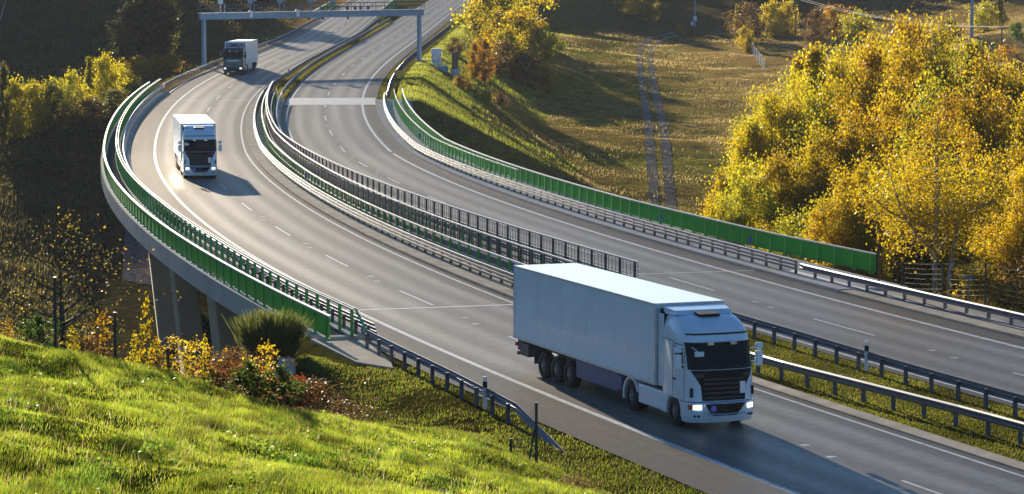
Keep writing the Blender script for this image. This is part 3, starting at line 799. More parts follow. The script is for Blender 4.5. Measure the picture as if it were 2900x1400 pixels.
# ------------------------------------------------------------------ lorries
XF = [(.25, 2.74), (.45, 2.86), (.93, 2.88), (1.0, 2.82), (1.9, 2.78), (2.02, 2.74), (2.88, 2.50), (2.96, 2.50), (3.1, 2.42), (3.3, 2.30), (3.5, 2.05), (3.66, 1.7), (3.75, 1.3), (3.78, .8)]
WF = [(.25, 1.20), (.5, 1.24), (2.9, 1.23), (3.3, 1.19), (3.6, 1.10), (3.78, .98)]
def xf(z): return float(np.interp(z, [a for a, b in XF], [b for a, b in XF]))
def wf(z): return float(np.interp(z, [a for a, b in WF], [b for a, b in WF]))
def front(y, z, off=0.0):
    k = abs(y) / wf(z)
    return xf(z) - .10 * k ** 2 - .30 * min(k, 1) ** 9 + off
def patch(mb, z0, z1, y0, y1, off=.012, ny=14, nz=6, both=None):
    """skin patch following the cab front; y0/y1 may be functions of z; thick enough to be solid"""
    f0 = y0 if callable(y0) else (lambda z: y0); f1 = y1 if callable(y1) else (lambda z: y1)
    V = []
    for o in (off, -.03):
        for i in range(nz + 1):
            z = z0 + (z1 - z0) * i / nz
            for j in range(ny + 1):
                y = f0(z) + (f1(z) - f0(z)) * j / ny
                V.append((front(y, z, o), y * (1 + .001 * (o > 0)), z))
    k = ny + 1; n = (nz + 1) * k
    F = [(i * k + j, i * k + j + 1, (i + 1) * k + j + 1, (i + 1) * k + j) for i in range(nz) for j in range(ny)]
    edge = [j for j in range(k)] + [i * k + ny for i in range(1, nz + 1)] + [nz * k + j for j in range(ny - 1, -1, -1)] + [i * k for i in range(nz - 1, 0, -1)]
    for a, b in zip(edge, edge[1:] + edge[:1]): F.append((a, b, b + n, a + n))
    mb.add(V, F)
def cab_shell(z0, z1, back, nz=22):
    mb = MB(); rings = []
    zs = [z0 + (z1 - z0) * i / nz for i in range(nz + 1)]
    ysamp = [-1, -.985, -.95, -.9, -.8, -.6, -.3, 0, .3, .6, .8, .9, .95, .985, 1]
    for z in zs:
        w = wf(z)
        r = [(back, -w * .97, z), (back + .1, -w, z)] + [(front(a * w, z), a * w, z) for a in ysamp] + [(back + .1, w, z), (back, w * .97, z)]
        rings.append(r)
    k = len(rings[0]); V = [p for r in rings for p in r]
    F = [(i * k + j, i * k + (j + 1) % k, (i + 1) * k + (j + 1) % k, (i + 1) * k + j) for i in range(nz) for j in range(k)]
    F += [tuple(range(k - 1, -1, -1)), tuple(nz * k + j for j in range(k))]
    return mb.add(V, F)
def wheel(t, x, y, w=.30, r=.51, s=1):
    m = MB(); prof = [(-w / 2, r * .55), (-w / 2, r * .9), (-w / 2 + .04, r), (w / 2 - .04, r), (w / 2, r * .9), (w / 2, r * .55)]
    n = 28; V = [(math.cos(2 * math.pi * i / n) * q, p, math.sin(2 * math.pi * i / n) * q) for i in range(n) for p, q in prof]; k = len(prof)
    F = [(i * k + j, i * k + j + 1, ((i + 1) % n) * k + j + 1, ((i + 1) % n) * k + j) for i in range(n) for j in range(k - 1)]
    m.add(V, F); wh = m.build('wheel', M['black'], t, smooth=True, loc=(x, y, r))
    rm = MB(); yo = s * (w / 2 - .05)
    rm.tube([(0, yo - s * .1, 0), (0, yo, 0)], [r * .58, r * .56], 20); rm.tube([(0, yo, 0), (0, yo + s * .07, 0)], [r * .30, r * .22], 14)
    for i in range(10):
        a = 2 * math.pi * i / 10; rm.tube([(math.cos(a) * r * .42, yo, math.sin(a) * r * .42), (math.cos(a) * r * .42, yo + s * .025, math.sin(a) * r * .42)], .022, 6)
    rm.build('rim', M['rim'], wh)
M['rim'] = simple('dusty_rim', (0.16, 0.16, 0.17), .5, metal=.5)
def arc_fender(t, x, y, s, r, mat, a0=0, a1=180, w=.28):
    m = MB(); n = 16; V = []
    for i in range(n + 1):
        a = R(a0 + (a1 - a0) * i / n)
        for rr, yy in ((r, 0), (r + .09, 0), (r + .09, -s * w), (r, -s * w)): V.append((x + math.cos(a) * rr, y + yy, .51 + math.sin(a) * rr))
    F = [(i * 4 + j, i * 4 + (j + 1) % 4, (i + 1) * 4 + (j + 1) % 4, (i + 1) * 4 + j) for i in range(n) for j in range(4)] + [(3, 2, 1, 0), tuple(n * 4 + j for j in range(4))]
    m.add(V, F).build('mudguard', mat, t, smooth=True)

def lorry(label, loc, yaw, paint='white', style=0):
    t = thing('articulated_lorry', loc, yaw, label, 'lorry', 'lorries on the left carriageway')
    P = M[paint]; dark = paint == 'navy'
    # trailer
    m = MB().box((-6.8, 0, 2.60), (13.6, 2.6, 2.80))
    for k in range(1, 11):
        for s in (-1, 1): m.box((-13.6 * k / 11, s * 1.3025, 2.6), (.018, .006, 2.6))
    m.build('trailer_body', M['whitetrailer'], t)
    m = MB()
    for s in (-1, 1):
        m.box((-6.8, s * 1.305, 1.235), (13.6, .02, .09)); m.box((-6.8, s * 1.303, 3.955), (13.6, .02, .07))
        m.box((-.03, s * 1.25, 2.6), (.09, .13, 2.82)); m.box((-13.57, s * 1.25, 2.6), (.09, .13, 2.82))
    m.box((.01, 0, 3.95), (.06, 2.62, .12)); m.build('trailer_trim', M['alu'], t)
    MB().box((.06, 0, 2.55), (.10, 2.26, 2.6)).box((.22, 0, 3.0), (.3, 1.9, 1.3)).build('cooling_unit', M['dark'], t, bevel=.03)
    m = MB()
    for s in (-1, 1): m.box((-7.0, s * .45, 1.0), (13.0, .12, .34))
    m.box((-9.3, 0, .8), (3.6, .9, .3)); m.box((-13.2, 0, .95), (.7, 2.3, .45)); m.box((-13.45, 0, .62), (.12, 2.4, .14)); 
    for s in (-1, 1): m.box((-2.9, s * .95, .75), (.12, .14, .95)); m.box((-11.4, s * 1.05, .75), (.04, .5, .6)); m.box((-12.6, s * 1.0, .85), (.9, .5, .5))
    m.build('chassis', M['dark'], t)
    for s in (-1, 1):
        MB().box((-5.35, s * 1.22, .83), (3.9, .06, .66)).box((-3.2, s * 1.2, .85), (.35, .12, .5)).build('side_skirt', M['skirt'] if not dark else M['whitebox'], t, bevel=.02)
        for x in (-8.0, -9.31, -10.62): wheel(t, x, s * 1.09, .36, .50, s)
        wheel(t, 1.45, s * 1.06, .32, .51, s); wheel(t, -2.25, s * .95, .56, .51, s)
        MB().box((-13.62, s * 1.05, .95), (.05, .35, .14)).build('tail_light', M['red'], t)
    # cab
    cab = cab_shell(.98, 3.78, .45).build('cab', P, t, smooth=True)
    # roof deflector with side wings
    m = MB()
    m.add([(.42, -1.12, 3.70), (1.25, -1.05, 3.72), (1.25, 1.05, 3.72), (.42, 1.12, 3.70), (.30, -1.16, 3.93), (1.02, -1.02, 3.86), (1.02, 1.02, 3.86), (.30, 1.16, 3.93)],
          [(3, 2, 1, 0), (4, 5, 6, 7), (0, 1, 5, 4), (1, 2, 6, 5), (2, 3, 7, 6), (3, 0, 4, 7)]); m.build('roof_deflector', P, t, bevel=.02)
    for s in (-1, 1): MB().box((.28, s * 1.19, 2.45), (.40, .05, 2.5)).build('side_deflector', P, t, bevel=.02)
    MB().box((1.42, 0, 3.76), (.5, .75, .09), ry=R(6)).build('roof_hatch', M['grille'], t, bevel=.02)
    m = MB(); patch(m, 2.04, 2.86, lambda z: -wf(z) * .955, lambda z: wf(z) * .955, .015, 18); m.build('windscreen', M['glass'], t, smooth=True)
    m = MB(); patch(m, 2.86, 2.93, lambda z: -wf(z) * .97, lambda z: wf(z) * .97, .05, 14, 1)
    if not dark: patch(m, 3.17, 3.22, lambda z: -wf(z) * .93, lambda z: wf(z) * .93, .018, 14, 1)
    m.build('sun_visor', M['grille'], t)
    hw = (lambda z: float(np.interp(z, [1.0, 1.5, 1.8, 2.0], [.78, .82, 1.0, 1.12]))) if not dark else (lambda z: 1.0)
    m = MB(); patch(m, 1.0, 2.02, lambda z: -hw(z), hw, .014, 16, 8); m.build('grille', M['grille'] if not dark else P, t)
    m = MB()
    for k in range(5 if not dark else 3):
        z = 1.08 + k * .155; patch(m, z, z + .045, -.72, .72, .045, 10, 1)
    for s in (-1, 1):
        if not dark: patch(m, 1.80, 1.90, *((-1.02, -.72) if s < 0 else (.72, 1.02)), .04, 6, 1)
    m.build('grille_bar', M['barw'] if not dark else M['grille'], t)
    if dark: 
        m = MB(); patch(m, 1.72, 1.76, -.7, .7, .03, 10, 1); m.build('chrome_strip', M['chrome'], t)
        for k in range(7):
            y = -.9 + k * .3; MB().box((2.36 - .1 * abs(y), y, 3.36), (.14, .15, .13)).build('roof_lamp', M['whitebox'], t, bevel=.03)
    # bumper
    z0, z1 = .27, .95
    mb = MB(); rings = []
    ys = [-1, -.98, -.94, -.85, -.6, -.3, 0, .3, .6, .85, .94, .98, 1]
    for z in (z0, .36, .6, .8, .92, z1):
        w = wf(z) + .005; rings.append([(2.06, -w, z)] + [(front(a * wf(z), z, .03), a * w, z) for a in ys] + [(2.06, w, z)])
    k = len(rings[0]); mb.add([p for r in rings for p in r], [(i * k + j, i * k + (j + 1) % k, (i + 1) * k + (j + 1) % k, (i + 1) * k + j) for i in range(5) for j in range(k)] + [tuple(range(k - 1, -1, -1)), tuple(5 * k + j for j in range(k))])
    mb.build('bumper', P, t, smooth=True)
    m = MB(); patch(m, .50, .90, lambda z: -(.42 + .35 * (z - .5) / .4), lambda z: .42 + .35 * (z - .5) / .4, .045, 10, 3); m.build('lower_grille', M['black'], t)
    if not dark:
        m = MB(); pts = [(3.02, -.80, .93), (3.02, -.68, .60), (3.04, 0, .56), (3.02, .68, .60), (3.02, .80, .93), (3.04, 0, .97), (3.02, -.80, .93)]; m.tube(pts, .024, 6); m.build('lamp_bar', M['chrome'], t)
        for j, y in enumerate((-.46, -.2, .2, .46)):
            MB().tube([(2.90, y, .76), (3.0, y, .76)], .105, 14).build('spot_lamp', M['bluelamp'] if j == 0 else M['glass'], t)
    m = MB(); patch(m, .36, .46, -.28, .28, .04, 4, 1); m.build('number_plate', M['whitebox'], t)
    if not dark:
        m = MB(); patch(m, 1.22, 1.62, .58, .78, .06, 3, 2); m.build('front_plate', M['whitebox'], t)
    for s in (-1, 1):
        a, b = (-1.10, -.84) if s < 0 else (.84, 1.10)
        m = MB(); patch(m, .72, .88, a, b, .05, 6, 2); hl = m.build('headlight', M['lamp'], t)
        a, b = (-1.215, -1.11) if s < 0 else (1.11, 1.215)
        m = MB(); patch(m, .72, .88, a, b, .045, 4, 2); m.build('indicator', M['amber'], t)
        for y in (.93, 1.05):
            MB().tube([(front(s * y, .5) - .0, s * y, .5), (front(s * y, .5) + .045, s * y, .5)], .04, 8).build('fog_lamp', M['grille'], t)
        MB().box((front(s * 1.1, 1.3) + .01, s * 1.12, 1.28), (.10, .07, .30)).build('air_slot', M['grille'], t)
        # sides: window, door seams, handle, steps, wheel arches
        yw = s * 1.238
        m = MB(); m.add([(x, yw + dy, z) for dy in (0, -s * .04) for x, z in ((1.50, 2.05), (2.22, 2.05), (2.14, 2.72), (1.50, 2.76))], [(0, 1, 2, 3), (7, 6, 5, 4), (0, 1, 5, 4), (1, 2, 6, 5), (2, 3, 7, 6), (3, 0, 4, 7)]); m.build('side_window', M['glass'], t)
        m = MB(); 
        for x in (1.36, 2.30): m.box((x, s * 1.235, 1.9), (.018, .016, 1.75))
        m.box((1.83, s * 1.235, 2.83), (.95, .016, .018)); m.box((.9, s * 1.232, 2.9), (1.0, .016, .018)); m.build('door_seam', M['grille'], t)
        MB().box((1.5, s * 1.245, 1.62), (.2, .03, .06)).build('door_handle', M['grille'], t)
        MB().box((.66, s * 1.12, .70), (.40, .24, .66)).build('step', P, t, bevel=.02); MB().box((2.12, s * 1.16, .62), (.10, .14, .60)).build('bumper_corner', P, t, bevel=.02)
        arc_fender(t, 1.45, s * 1.245, s, .60, P, -8, 188)
        MB().box((1.45, s * .80, .85), (1.2, .5, .6)).build('wheel_housing', M['black'], t)
        arc_fender(t, -2.25, s * 1.24, s, .60, P, 20, 195, .5)
        MB().box((-.55, s * 1.17, .70), (2.05, .12, .62)).box((-.55, s * 1.10, 1.02), (2.1, .25, .05)).build('side_fairing', P, t, bevel=.03)
        m = MB(); m.tube([(2.30, s * 1.2, 2.66), (2.36, s * 1.50, 2.66)], .025, 6); m.tube([(2.30, s * 1.2, 2.20), (2.36, s * 1.48, 2.20)], .025, 6)
        ar = m.build('mirror_arm', M['grille'] if dark else P, t)
        MB().box((2.34, s * 1.50, 2.30), (.16, .26, .52)).build('mirror', P, t, bevel=.05)
        MB().box((2.34, s * 1.50, 2.72), (.16, .26, .22)).build('mirror', P, t, bevel=.05)
    if not dark: MB().box((2.98, -1.0, 2.62), (.12, .30, .16)).tube([(2.5, -1.05, 2.8), (2.95, -1.02, 2.68)], .02, 5).build('kerb_mirror', P, t, bevel=.03)
    m = MB()
    for y in (-.75, .05): m.tube([(front(y, 2.06, .04), y, 2.06), (front(y + .55, 2.16, .05), y + .6, 2.14)], .014, 4)
    m.build('wiper', M['black'], t)
    for y in (-.42, .42): MB().box((2.60, y, 2.90), (.10, .24, .12)).build('visor_lamp', M['chrome'], t, bevel=.02)
    for y in (-1.15, 1.15): MB().box((.05, y, 3.86), (.06, .08, .05)).build('marker_lamp', M['whitebox'], t)
    MB().tube([(.15, -.9, 1.05), (.15, -.9, 1.4)], .1, 8).tube([(.1, .3, 1.6), (.3, .2, 1.3), (.1, 0, 1.5)], .03, 6).box((-.9, 0, .95), (3.4, .9, .25)).box((.3, 0, .8), (2.4, 1.6, .4)).build('tractor_frame', M['black'], t)
    return t
M['alu'] = simple('aluminium_trim', (0.62, 0.64, 0.67), .35, metal=.4)
M['barw'] = simple('dark_grille_bar', (0.03, 0.035, 0.045), .3)
lorry('large white lorry nearest the camera, its pale side in shade', (6.1, 96.2, 0.0), -1.209)
lorry('white lorry on the bridge curve casting a long shadow', (-23.6, 212.3, 0.0), -1.411)
lorry('dark blue cab lorry with a white box trailer approaching under the gantry', (-34.45, 352.5, float(rise(352.5)) - .05), -1.59, 'navy')

wk = ribbon('walkway', cL, 119.5, 316, [(119, -7.6), (200, -7.8), (316, -8.1)], [(119, -6.65), (200, -6.95), (316, -7.3)], M['walk'], z=0.154, nx=2); tag(wk, kind='structure')  # dark cover strip, shade painted over the pale kerb top

# ------------------------------------------------------------------ vegetation builders
def rot_quads(cent, size, g, aspect=0.7, updir=None):
    n = len(cent)
    a = g.normal(size=(n, 3)); a /= np.linalg.norm(a, axis=1)[:, None]
    b = g.normal(size=(n, 3)); b -= (b * a).sum(1)[:, None] * a; b /= np.linalg.norm(b, axis=1)[:, None]
    s = (size * g.uniform(0.6, 1.35, n))[:, None]
    V = np.stack([cent - a * s, cent + b * s * aspect, cent + a * s, cent - b * s * aspect], 1)
    return V.reshape(-1, 3), np.arange(n * 4).reshape(n, 4)
PAL = {
 'sparse': [(.20, .16, .02), (.34, .24, .02), (.08, .08, .02), (.05, .05, .02), (.12, .06, .02)],
 'yellow': [(.50, .38, .012), (.42, .36, .015), (.54, .37, .012), (.26, .27, .018), (.36, .22, .012)],
 'gold':   [(.56, .38, .010), (.50, .31, .010), (.48, .39, .012), (.32, .27, .015), (.34, .18, .012)],
 'lime':   [(.44, .38, .016), (.32, .32, .018), (.46, .37, .014), (.20, .22, .020), (.44, .32, .012)],
 'orange': [(.52, .31, .012), (.46, .23, .010), (.30, .14, .015), (.50, .32, .012), (.20, .10, .012)],
 'olive':  [(.12, .12, .022), (.09, .10, .020), (.16, .13, .022), (.10, .075, .020)],
 'brown':  [(.16, .085, .022), (.11, .060, .020), (.20, .12, .025), (.08, .05, .022)],
 'red':    [(.26, .035, .015), (.16, .03, .015), (.30, .07, .015), (.08, .035, .015)],
 'green':  [(.045, .10, .012), (.07, .13, .015), (.10, .15, .020), (.03, .06, .012)],
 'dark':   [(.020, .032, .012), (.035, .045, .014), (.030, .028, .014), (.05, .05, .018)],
}
def mk_tree(pal, H, Rm, n_leaf, leaf, seed, shape='birch', bare=0.25, trunk_r=0.11, bark='bark', trunk_h=0.18, nb=44):
    """trunk + limbs mesh and a crown mesh of leaf-sized faces; base at the origin"""
    g = np.random.default_rng(seed)
    tm = MB(); clumps = []; cols = []
    bend = g.normal(0, .03, 2)
    def tp(h):
        k = h / H; return np.array([bend[0] * H * k * k + .05 * math.sin(5 * k + seed), bend[1] * H * k * k, h])
    tm.tube([tuple(tp(H * k)) for k in (0, .15, .35, .55, .75, .95)], [trunk_r * q for q in (1.15, .9, .7, .5, .3, .08)], 6)
    def prof(k):
        if shape == 'birch': return (math.sin(math.pi * min(1, (k * .94 + .08)) ** 0.8)) ** .7 * (1 - .25 * k)
        if shape == 'cone': return 1.0 - k * .93
        if shape == 'round': return math.sqrt(max(0, 1 - (2 * k - .92) ** 2)) * 1.0 + .05
        return 1
    if shape == 'flame':
        for i in range(8):
            az = i * 2.4 + g.uniform(-.4, .4); q = 0 if i == 0 else g.uniform(.45, 1.0)
            hb = H * (trunk_h + g.uniform(0, .22)); b0 = tp(hb)
            tip = np.array([math.cos(az) * Rm * q * .95, math.sin(az) * Rm * q * .95, H * (1.0 - .42 * q * g.uniform(.5, 1.2))])
            mid = b0 * .5 + tip * .5 + np.array([math.cos(az), math.sin(az), 0]) * Rm * .18 * q
            path = [b0, b0 * .6 + mid * .4, mid, tip * .55 + mid * .45, tip]
            tm.tube([tuple(v) for v in path], [trunk_r * .6, trunk_r * .48, trunk_r * .34, trunk_r * .2, trunk_r * .05], 5, caps=False)
            for j in range(34):
                u = g.uniform(.03, 1.0); f = u * 4; a = int(min(3, f)); q0 = path[a] + (path[a + 1] - path[a]) * (f - a)
                rr = Rm * .50 * (1 - u) ** .75 + Rm * .06; a2 = g.uniform(0, 6.28); r2 = rr * g.uniform(.25, 1) ** .6
                q1 = q0 + np.array([math.cos(a2) * r2, math.sin(a2) * r2, g.normal(0, .25) + r2 * .25]); clumps.append((q1, rr))
                if j % 2: tm.tube([tuple(q0), tuple(q1)], [trunk_r * .16, trunk_r * .04], 3, caps=False)
        for j in range(40 if trunk_h < .3 else 0):
            a2 = g.uniform(0, 6.28); r2 = Rm * g.uniform(.3, .95); clumps.append((np.array([math.cos(a2) * r2, math.sin(a2) * r2, H * g.uniform(.08, .5)]), Rm * .4))
    for i in range(nb if shape != 'flame' else 0):
        k = (i + g.random()) / nb; h = H * (trunk_h + (1 - trunk_h) * k)
        L = Rm * prof(k) * g.uniform(.6, 1.18); az = i * 2.399 + g.uniform(-.5, .5)
        up = (.9 if shape == 'birch' else .15 if shape == 'cone' else .7) * g.uniform(.5, 1.2)
        d = np.array([math.cos(az), math.sin(az), 0]); p0 = tp(h - L * up * .5 if h - L * up * .5 > H * trunk_h * .5 else H * trunk_h * .5)
        pts = [p0]
        for s in (.35, .7, 1.0):
            q = p0 + d * L * s + np.array([0, 0, L * up * (s - .25 * s * s)]) + g.normal(0, .06 * L, 3); pts.append(q)
        r0 = trunk_r * .42 * (1 - .6 * k)
        tm.tube([tuple(q) for q in pts], [r0, r0 * .6, r0 * .35, r0 * .12], 4, caps=False)
        nc = max(2, int(5 * L / Rm) + 2)
        for j in range(nc):
            s = g.uniform(bare, 1.02); q0 = pts[0] + (pts[-1] - pts[0]) * s; q0 = q0 + g.normal(0, .16 * Rm * (.4 + .6 * s), 3) * np.array([1, 1, .8])
            clumps.append((q0, L)); 
            if j % 2 == 0: tm.tube([tuple(pts[1] + (pts[3] - pts[1]) * max(0, s - .3)), tuple(q0)], [r0 * .3, r0 * .08], 3, caps=False)
    for j in range(6): clumps.append((tp(H * (.86 + .025 * j)) + g.normal(0, .05 * Rm, 3), Rm * .4))
    cl = np.array([c[0] for c in clumps]); nC = len(cl)
    wgt = g.uniform(.1, 1.6, nC) ** 1.4; wgt /= wgt.sum()
    idx = g.choice(nC, n_leaf, p=wgt)
    sig = Rm * (.135 if shape != 'flame' else .155)
    P = cl[idx] + g.normal(0, 1, (n_leaf, 3)) * np.array([sig, sig, sig * .8]) * g.uniform(.5, 1.2, nC)[idx][:, None]
    P[:, 2] = np.maximum(P[:, 2], .05)
    V, F = rot_quads(P, np.full(n_leaf, leaf), g)
    pal_a = np.array(PAL[pal]); base = pal_a[g.choice(len(pal_a), nC, p=np.array([.34, .26, .2, .12, .08][:len(pal_a)]) / sum([.34, .26, .2, .12, .08][:len(pal_a)]))]
    cc = base[idx] * g.uniform(.65, 1.3, n_leaf)[:, None]
    sw = g.random(n_leaf) < .3; cc[sw] = pal_a[g.integers(0, len(pal_a), sw.sum())]
    return V, F, np.repeat(cc, 4, 0), tm, bark
_protos = {}
def proto(key, *a, **kw):
    if key in _protos: return _protos[key]
    V, F, cc, tm, bark = mk_tree(*a, **kw)
    me = None
    o = np_mesh('crown', V, F, M['leaf'], col=cc); me_c = o.data; bpy.data.objects.remove(o)
    o = tm.build('trunk', M[bark]); me_t = o.data; bpy.data.objects.remove(o)
    _protos[key] = (me_c, me_t)
    return _protos[key]
def plant(name, key, loc, sc, label, cat, group=None, rz=None, sxy=None, crown='crown', trunk='trunk'):
    me_c, me_t = _protos[key]
    t = thing(name, loc, random.uniform(0, 6.28) if rz is None else rz, label, cat, group)
    t.scale = (sxy or sc, sxy or sc, sc)
    for nm, me in ((crown, me_c), (trunk, me_t)):
        link(bpy.data.objects.new(nm, me), t)
    return t
# prototypes about 10 m high; scaled by height / 10
for k, (pal, sd) in enumerate((('yellow', 1), ('gold', 2), ('lime', 3), ('yellow', 4), ('gold', 6))):
    proto(f'birch{k}', pal, 10, 2.7, 30000, .066, sd, 'flame', trunk_h=.14, trunk_r=.13, bark='birchbark' if k in (1, 3) else 'bark')
proto('cone', 'yellow', 10, 2.2, 15000, .10, 11, 'cone', trunk_h=.08)
proto('conegreen', 'lime', 10, 2.3, 9000, .14, 12, 'cone', trunk_h=.05)
proto('oliv', 'olive', 10, 2.8, 9000, .14, 13, 'birch', trunk_h=.1)
proto('brownt', 'brown', 10, 3.2, 9000, .13, 14, 'round', trunk_h=.08)
proto('orang', 'orange', 10, 2.8, 9000, .14, 15, 'round', trunk_h=.06)
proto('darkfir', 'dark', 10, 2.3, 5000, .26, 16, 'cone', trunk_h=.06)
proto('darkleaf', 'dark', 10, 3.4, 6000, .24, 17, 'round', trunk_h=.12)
proto('darkgreen', 'green', 10, 3.4, 9000, .15, 18, 'round', trunk_h=.04)
for nm, pal, sd in (('bushy', 'lime', 21), ('bushyel', 'yellow', 22), ('bushor', 'orange', 23), ('bushbr', 'brown', 24), ('busholive', 'olive', 25), ('bushred', 'red', 26), ('bushgold', 'gold', 27), ('bushdark', 'dark', 28), ('bushgreen', 'green', 29)):
    proto(nm, pal, 10, 6.0, 5000, .26, sd, 'round', trunk_h=.02, nb=34, trunk_r=.10)

# ---- the yellow wood on the right
U = lambda u, d: (u - 1450) / 8000. * d * 1.006
wood = []
rows = [(146, [(2210, 4.5), (2320, 6.0), (2410, 6.5), (2790, 7.2), (2870, 8.0), (2960, 7.5)]), (158, [(1995, 5.0), (2090, 7.0), (2175, 8.2), (2270, 8.6), (2370, 9.6), (2470, 10.5), (2570, 11.0), (2760, 11.0), (2850, 10.2), (2950, 10.0)]), (178, [(2030, 10.3), (2130, 12.2), (2225, 12.9), (2330, 13.8), (2430, 14.5), (2520, 15.4), (2630, 16.1), (2720, 14.9), (2815, 14.5), (2920, 13.8)]), (206, [(2085, 13.7), (2170, 16.9), (2260, 16.9), (2370, 18.5), (2480, 18.9), (2590, 20.2), (2700, 18.2), (2790, 17.6), (2890, 16.2)]), (242, [(2130, 15.0), (2215, 16.2), (2310, 18.5), (2420, 19.2), (2530, 20.2), (2640, 19.8), (2750, 17.7), (2860, 15.6)]), (290, [(2215, 13.7), (2300, 16.1), (2400, 17.2), (2500, 18.5), (2680, 16.4), (2790, 13.8)])]
rows = [(d, l + [(int((a[0] + b[0]) / 2) + 8, round((a[1] + b[1]) / 2 * .93, 1)) for a, b in zip(l[:-1], l[1:]) if d > 150]) for d, l in rows]
rows = [(d, sorted(l)) for d, l in rows]
ORD = ['leftmost'] + [w + ' from the left' for w in 'second third fourth fifth sixth seventh eighth ninth tenth eleventh twelfth thirteenth fourteenth fifteenth sixteenth seventeenth eighteenth nineteenth twentieth twenty-first'.split()]
wlab = {'birch0': 'bright yellow birch', 'birch1': 'golden pale-stemmed birch', 'birch2': 'lime and yellow birch', 'birch3': 'lemon yellow birch', 'birch4': 'orange-gold birch', 'cone': 'pointed yellow tree', 'conegreen': 'pointed greenish yellow tree'}
rown = ['at the front of the wood beside the railing', 'in the front row of the wood', 'in the second row of the wood', 'in the middle of the wood', 'towards the back of the wood', 'at the back of the wood']
for ri, (d, lst) in enumerate(rows):
    for ci, (u, h) in enumerate(lst):
        dd = (163 if d < 150 and u < 2450 else d) + random.uniform(-5, 5); x = U(u, dd) + random.uniform(-.6, .6)
        key = random.choice(['birch0', 'birch1', 'birch2', 'birch3', 'birch4']) if ri < 4 else random.choice(['birch0', 'birch2', 'birch3', 'cone', 'conegreen'])
        if ri == 0: key = random.choice(['birch1', 'birch4', 'birch0'])
        n = len(lst); place = ORD[ci] if ci < n - 1 else 'rightmost'
        plant('birch_tree', key, (x, dd, tz(x, dd) - .2), h / 10, f'{wlab[key]} {rown[ri]}, {place}', 'tree', 'autumn trees of the yellow wood', sxy=h / 10 * random.uniform(.62, .82) * (1.4 if h < 9 else 1))
x = U(2600, 262); plant('larch_tree', 'cone', (x, 262, tz(x, 262)), 1.98, 'tall pointed golden tree whose tip rises above the whole wood', 'tree', sxy=1.25)
x = U(2355, 270); plant('larch_tree', 'cone', (x, 270, tz(x, 270)), 1.55, 'slender pale gold tree left of the tallest tip', 'tree', sxy=1.0)
for u, d, h, lb in ((2068, 205, 10.5, 'slim pointed yellow tree at the left shoulder of the wood'), (2245, 262, 17, 'slim pointed tree left of the pale gold one, rising from the back of the wood'), (2475, 272, 17.5, 'slim pointed yellow tree between the two tallest tips'), (2745, 268, 15.5, 'slim pointed yellow tree below the steel mast'), (2180, 225, 15, 'slim greenish pointed tree in the upper left of the wood')):
    x = U(u, d); plant('larch_tree', 'cone' if u != 2180 else 'conegreen', (x, d, tz(x, d)), h / 10, lb, 'tree', sxy=h / 10 * .62)
# the big forked pale birch
proto('bigbirch', 'gold', 10, 3.4, 20000, .052, 41, 'flame', trunk_r=.17, bark='birchbark', trunk_h=.36)
x = U(2650, 141); big = plant('birch_tree', 'bigbirch', (x, 141, tz(x, 141) - .3), 1.18, 'large birch with a thick pale forked trunk behind the wire fence', 'tree')
m = MB(); m.tube([(0, 0, 0), (.25, 0, 2.2), (.45, .1, 4.0), (.75, .1, 5.4), (1.15, .2, 6.6)], [.15, .13, .10, .06, .02], 7)
st_ = m.build('stem', M['birchbark'], big, smooth=True, loc=(.35, .2, 0))
for u, d, h, k in ((2440, 158, 3.4, 'bushdark'), (2500, 153, 2.6, 'busholive'), (2560, 148, 2.6, 'bushdark'), (2780, 138, 3.2, 'bushgold'), (2850, 136, 2.8, 'bushor'), (2920, 137, 3.6, 'bushbr'), (2700, 146, 3.0, 'bushgold'), (2040, 166, 4.0, 'bushor'), (2110, 163, 3.6, 'bushgold'), (2960, 150, 6, 'bushdark'), (2905, 168, 9, 'darkgreen')):
    x = U(u, d); plant('shrub', k, (x, d, tz(x, d) - .1), h / 10, {'bushdark': 'dark green', 'busholive': 'olive', 'bushbr': 'brown', 'bushgold': 'golden', 'bushor': 'orange', 'darkgreen': 'tall deep green'}[k] + ' shrub below the yellow wood, ' + {2440: 'behind the end of the green railing', 2500: 'behind the wires by the railing end', 2560: 'left of the large birch trunk', 2780: 'behind the small dark sign', 2850: 'between the two dark fence posts', 2920: 'at the right edge of the picture', 2700: 'just right of the large birch', 2040: 'at its left corner', 2110: 'near its left corner', 2960: 'beyond the right edge', 2905: 'in the shaded right edge'}[u], 'shrub', 'shrubs under the wood')

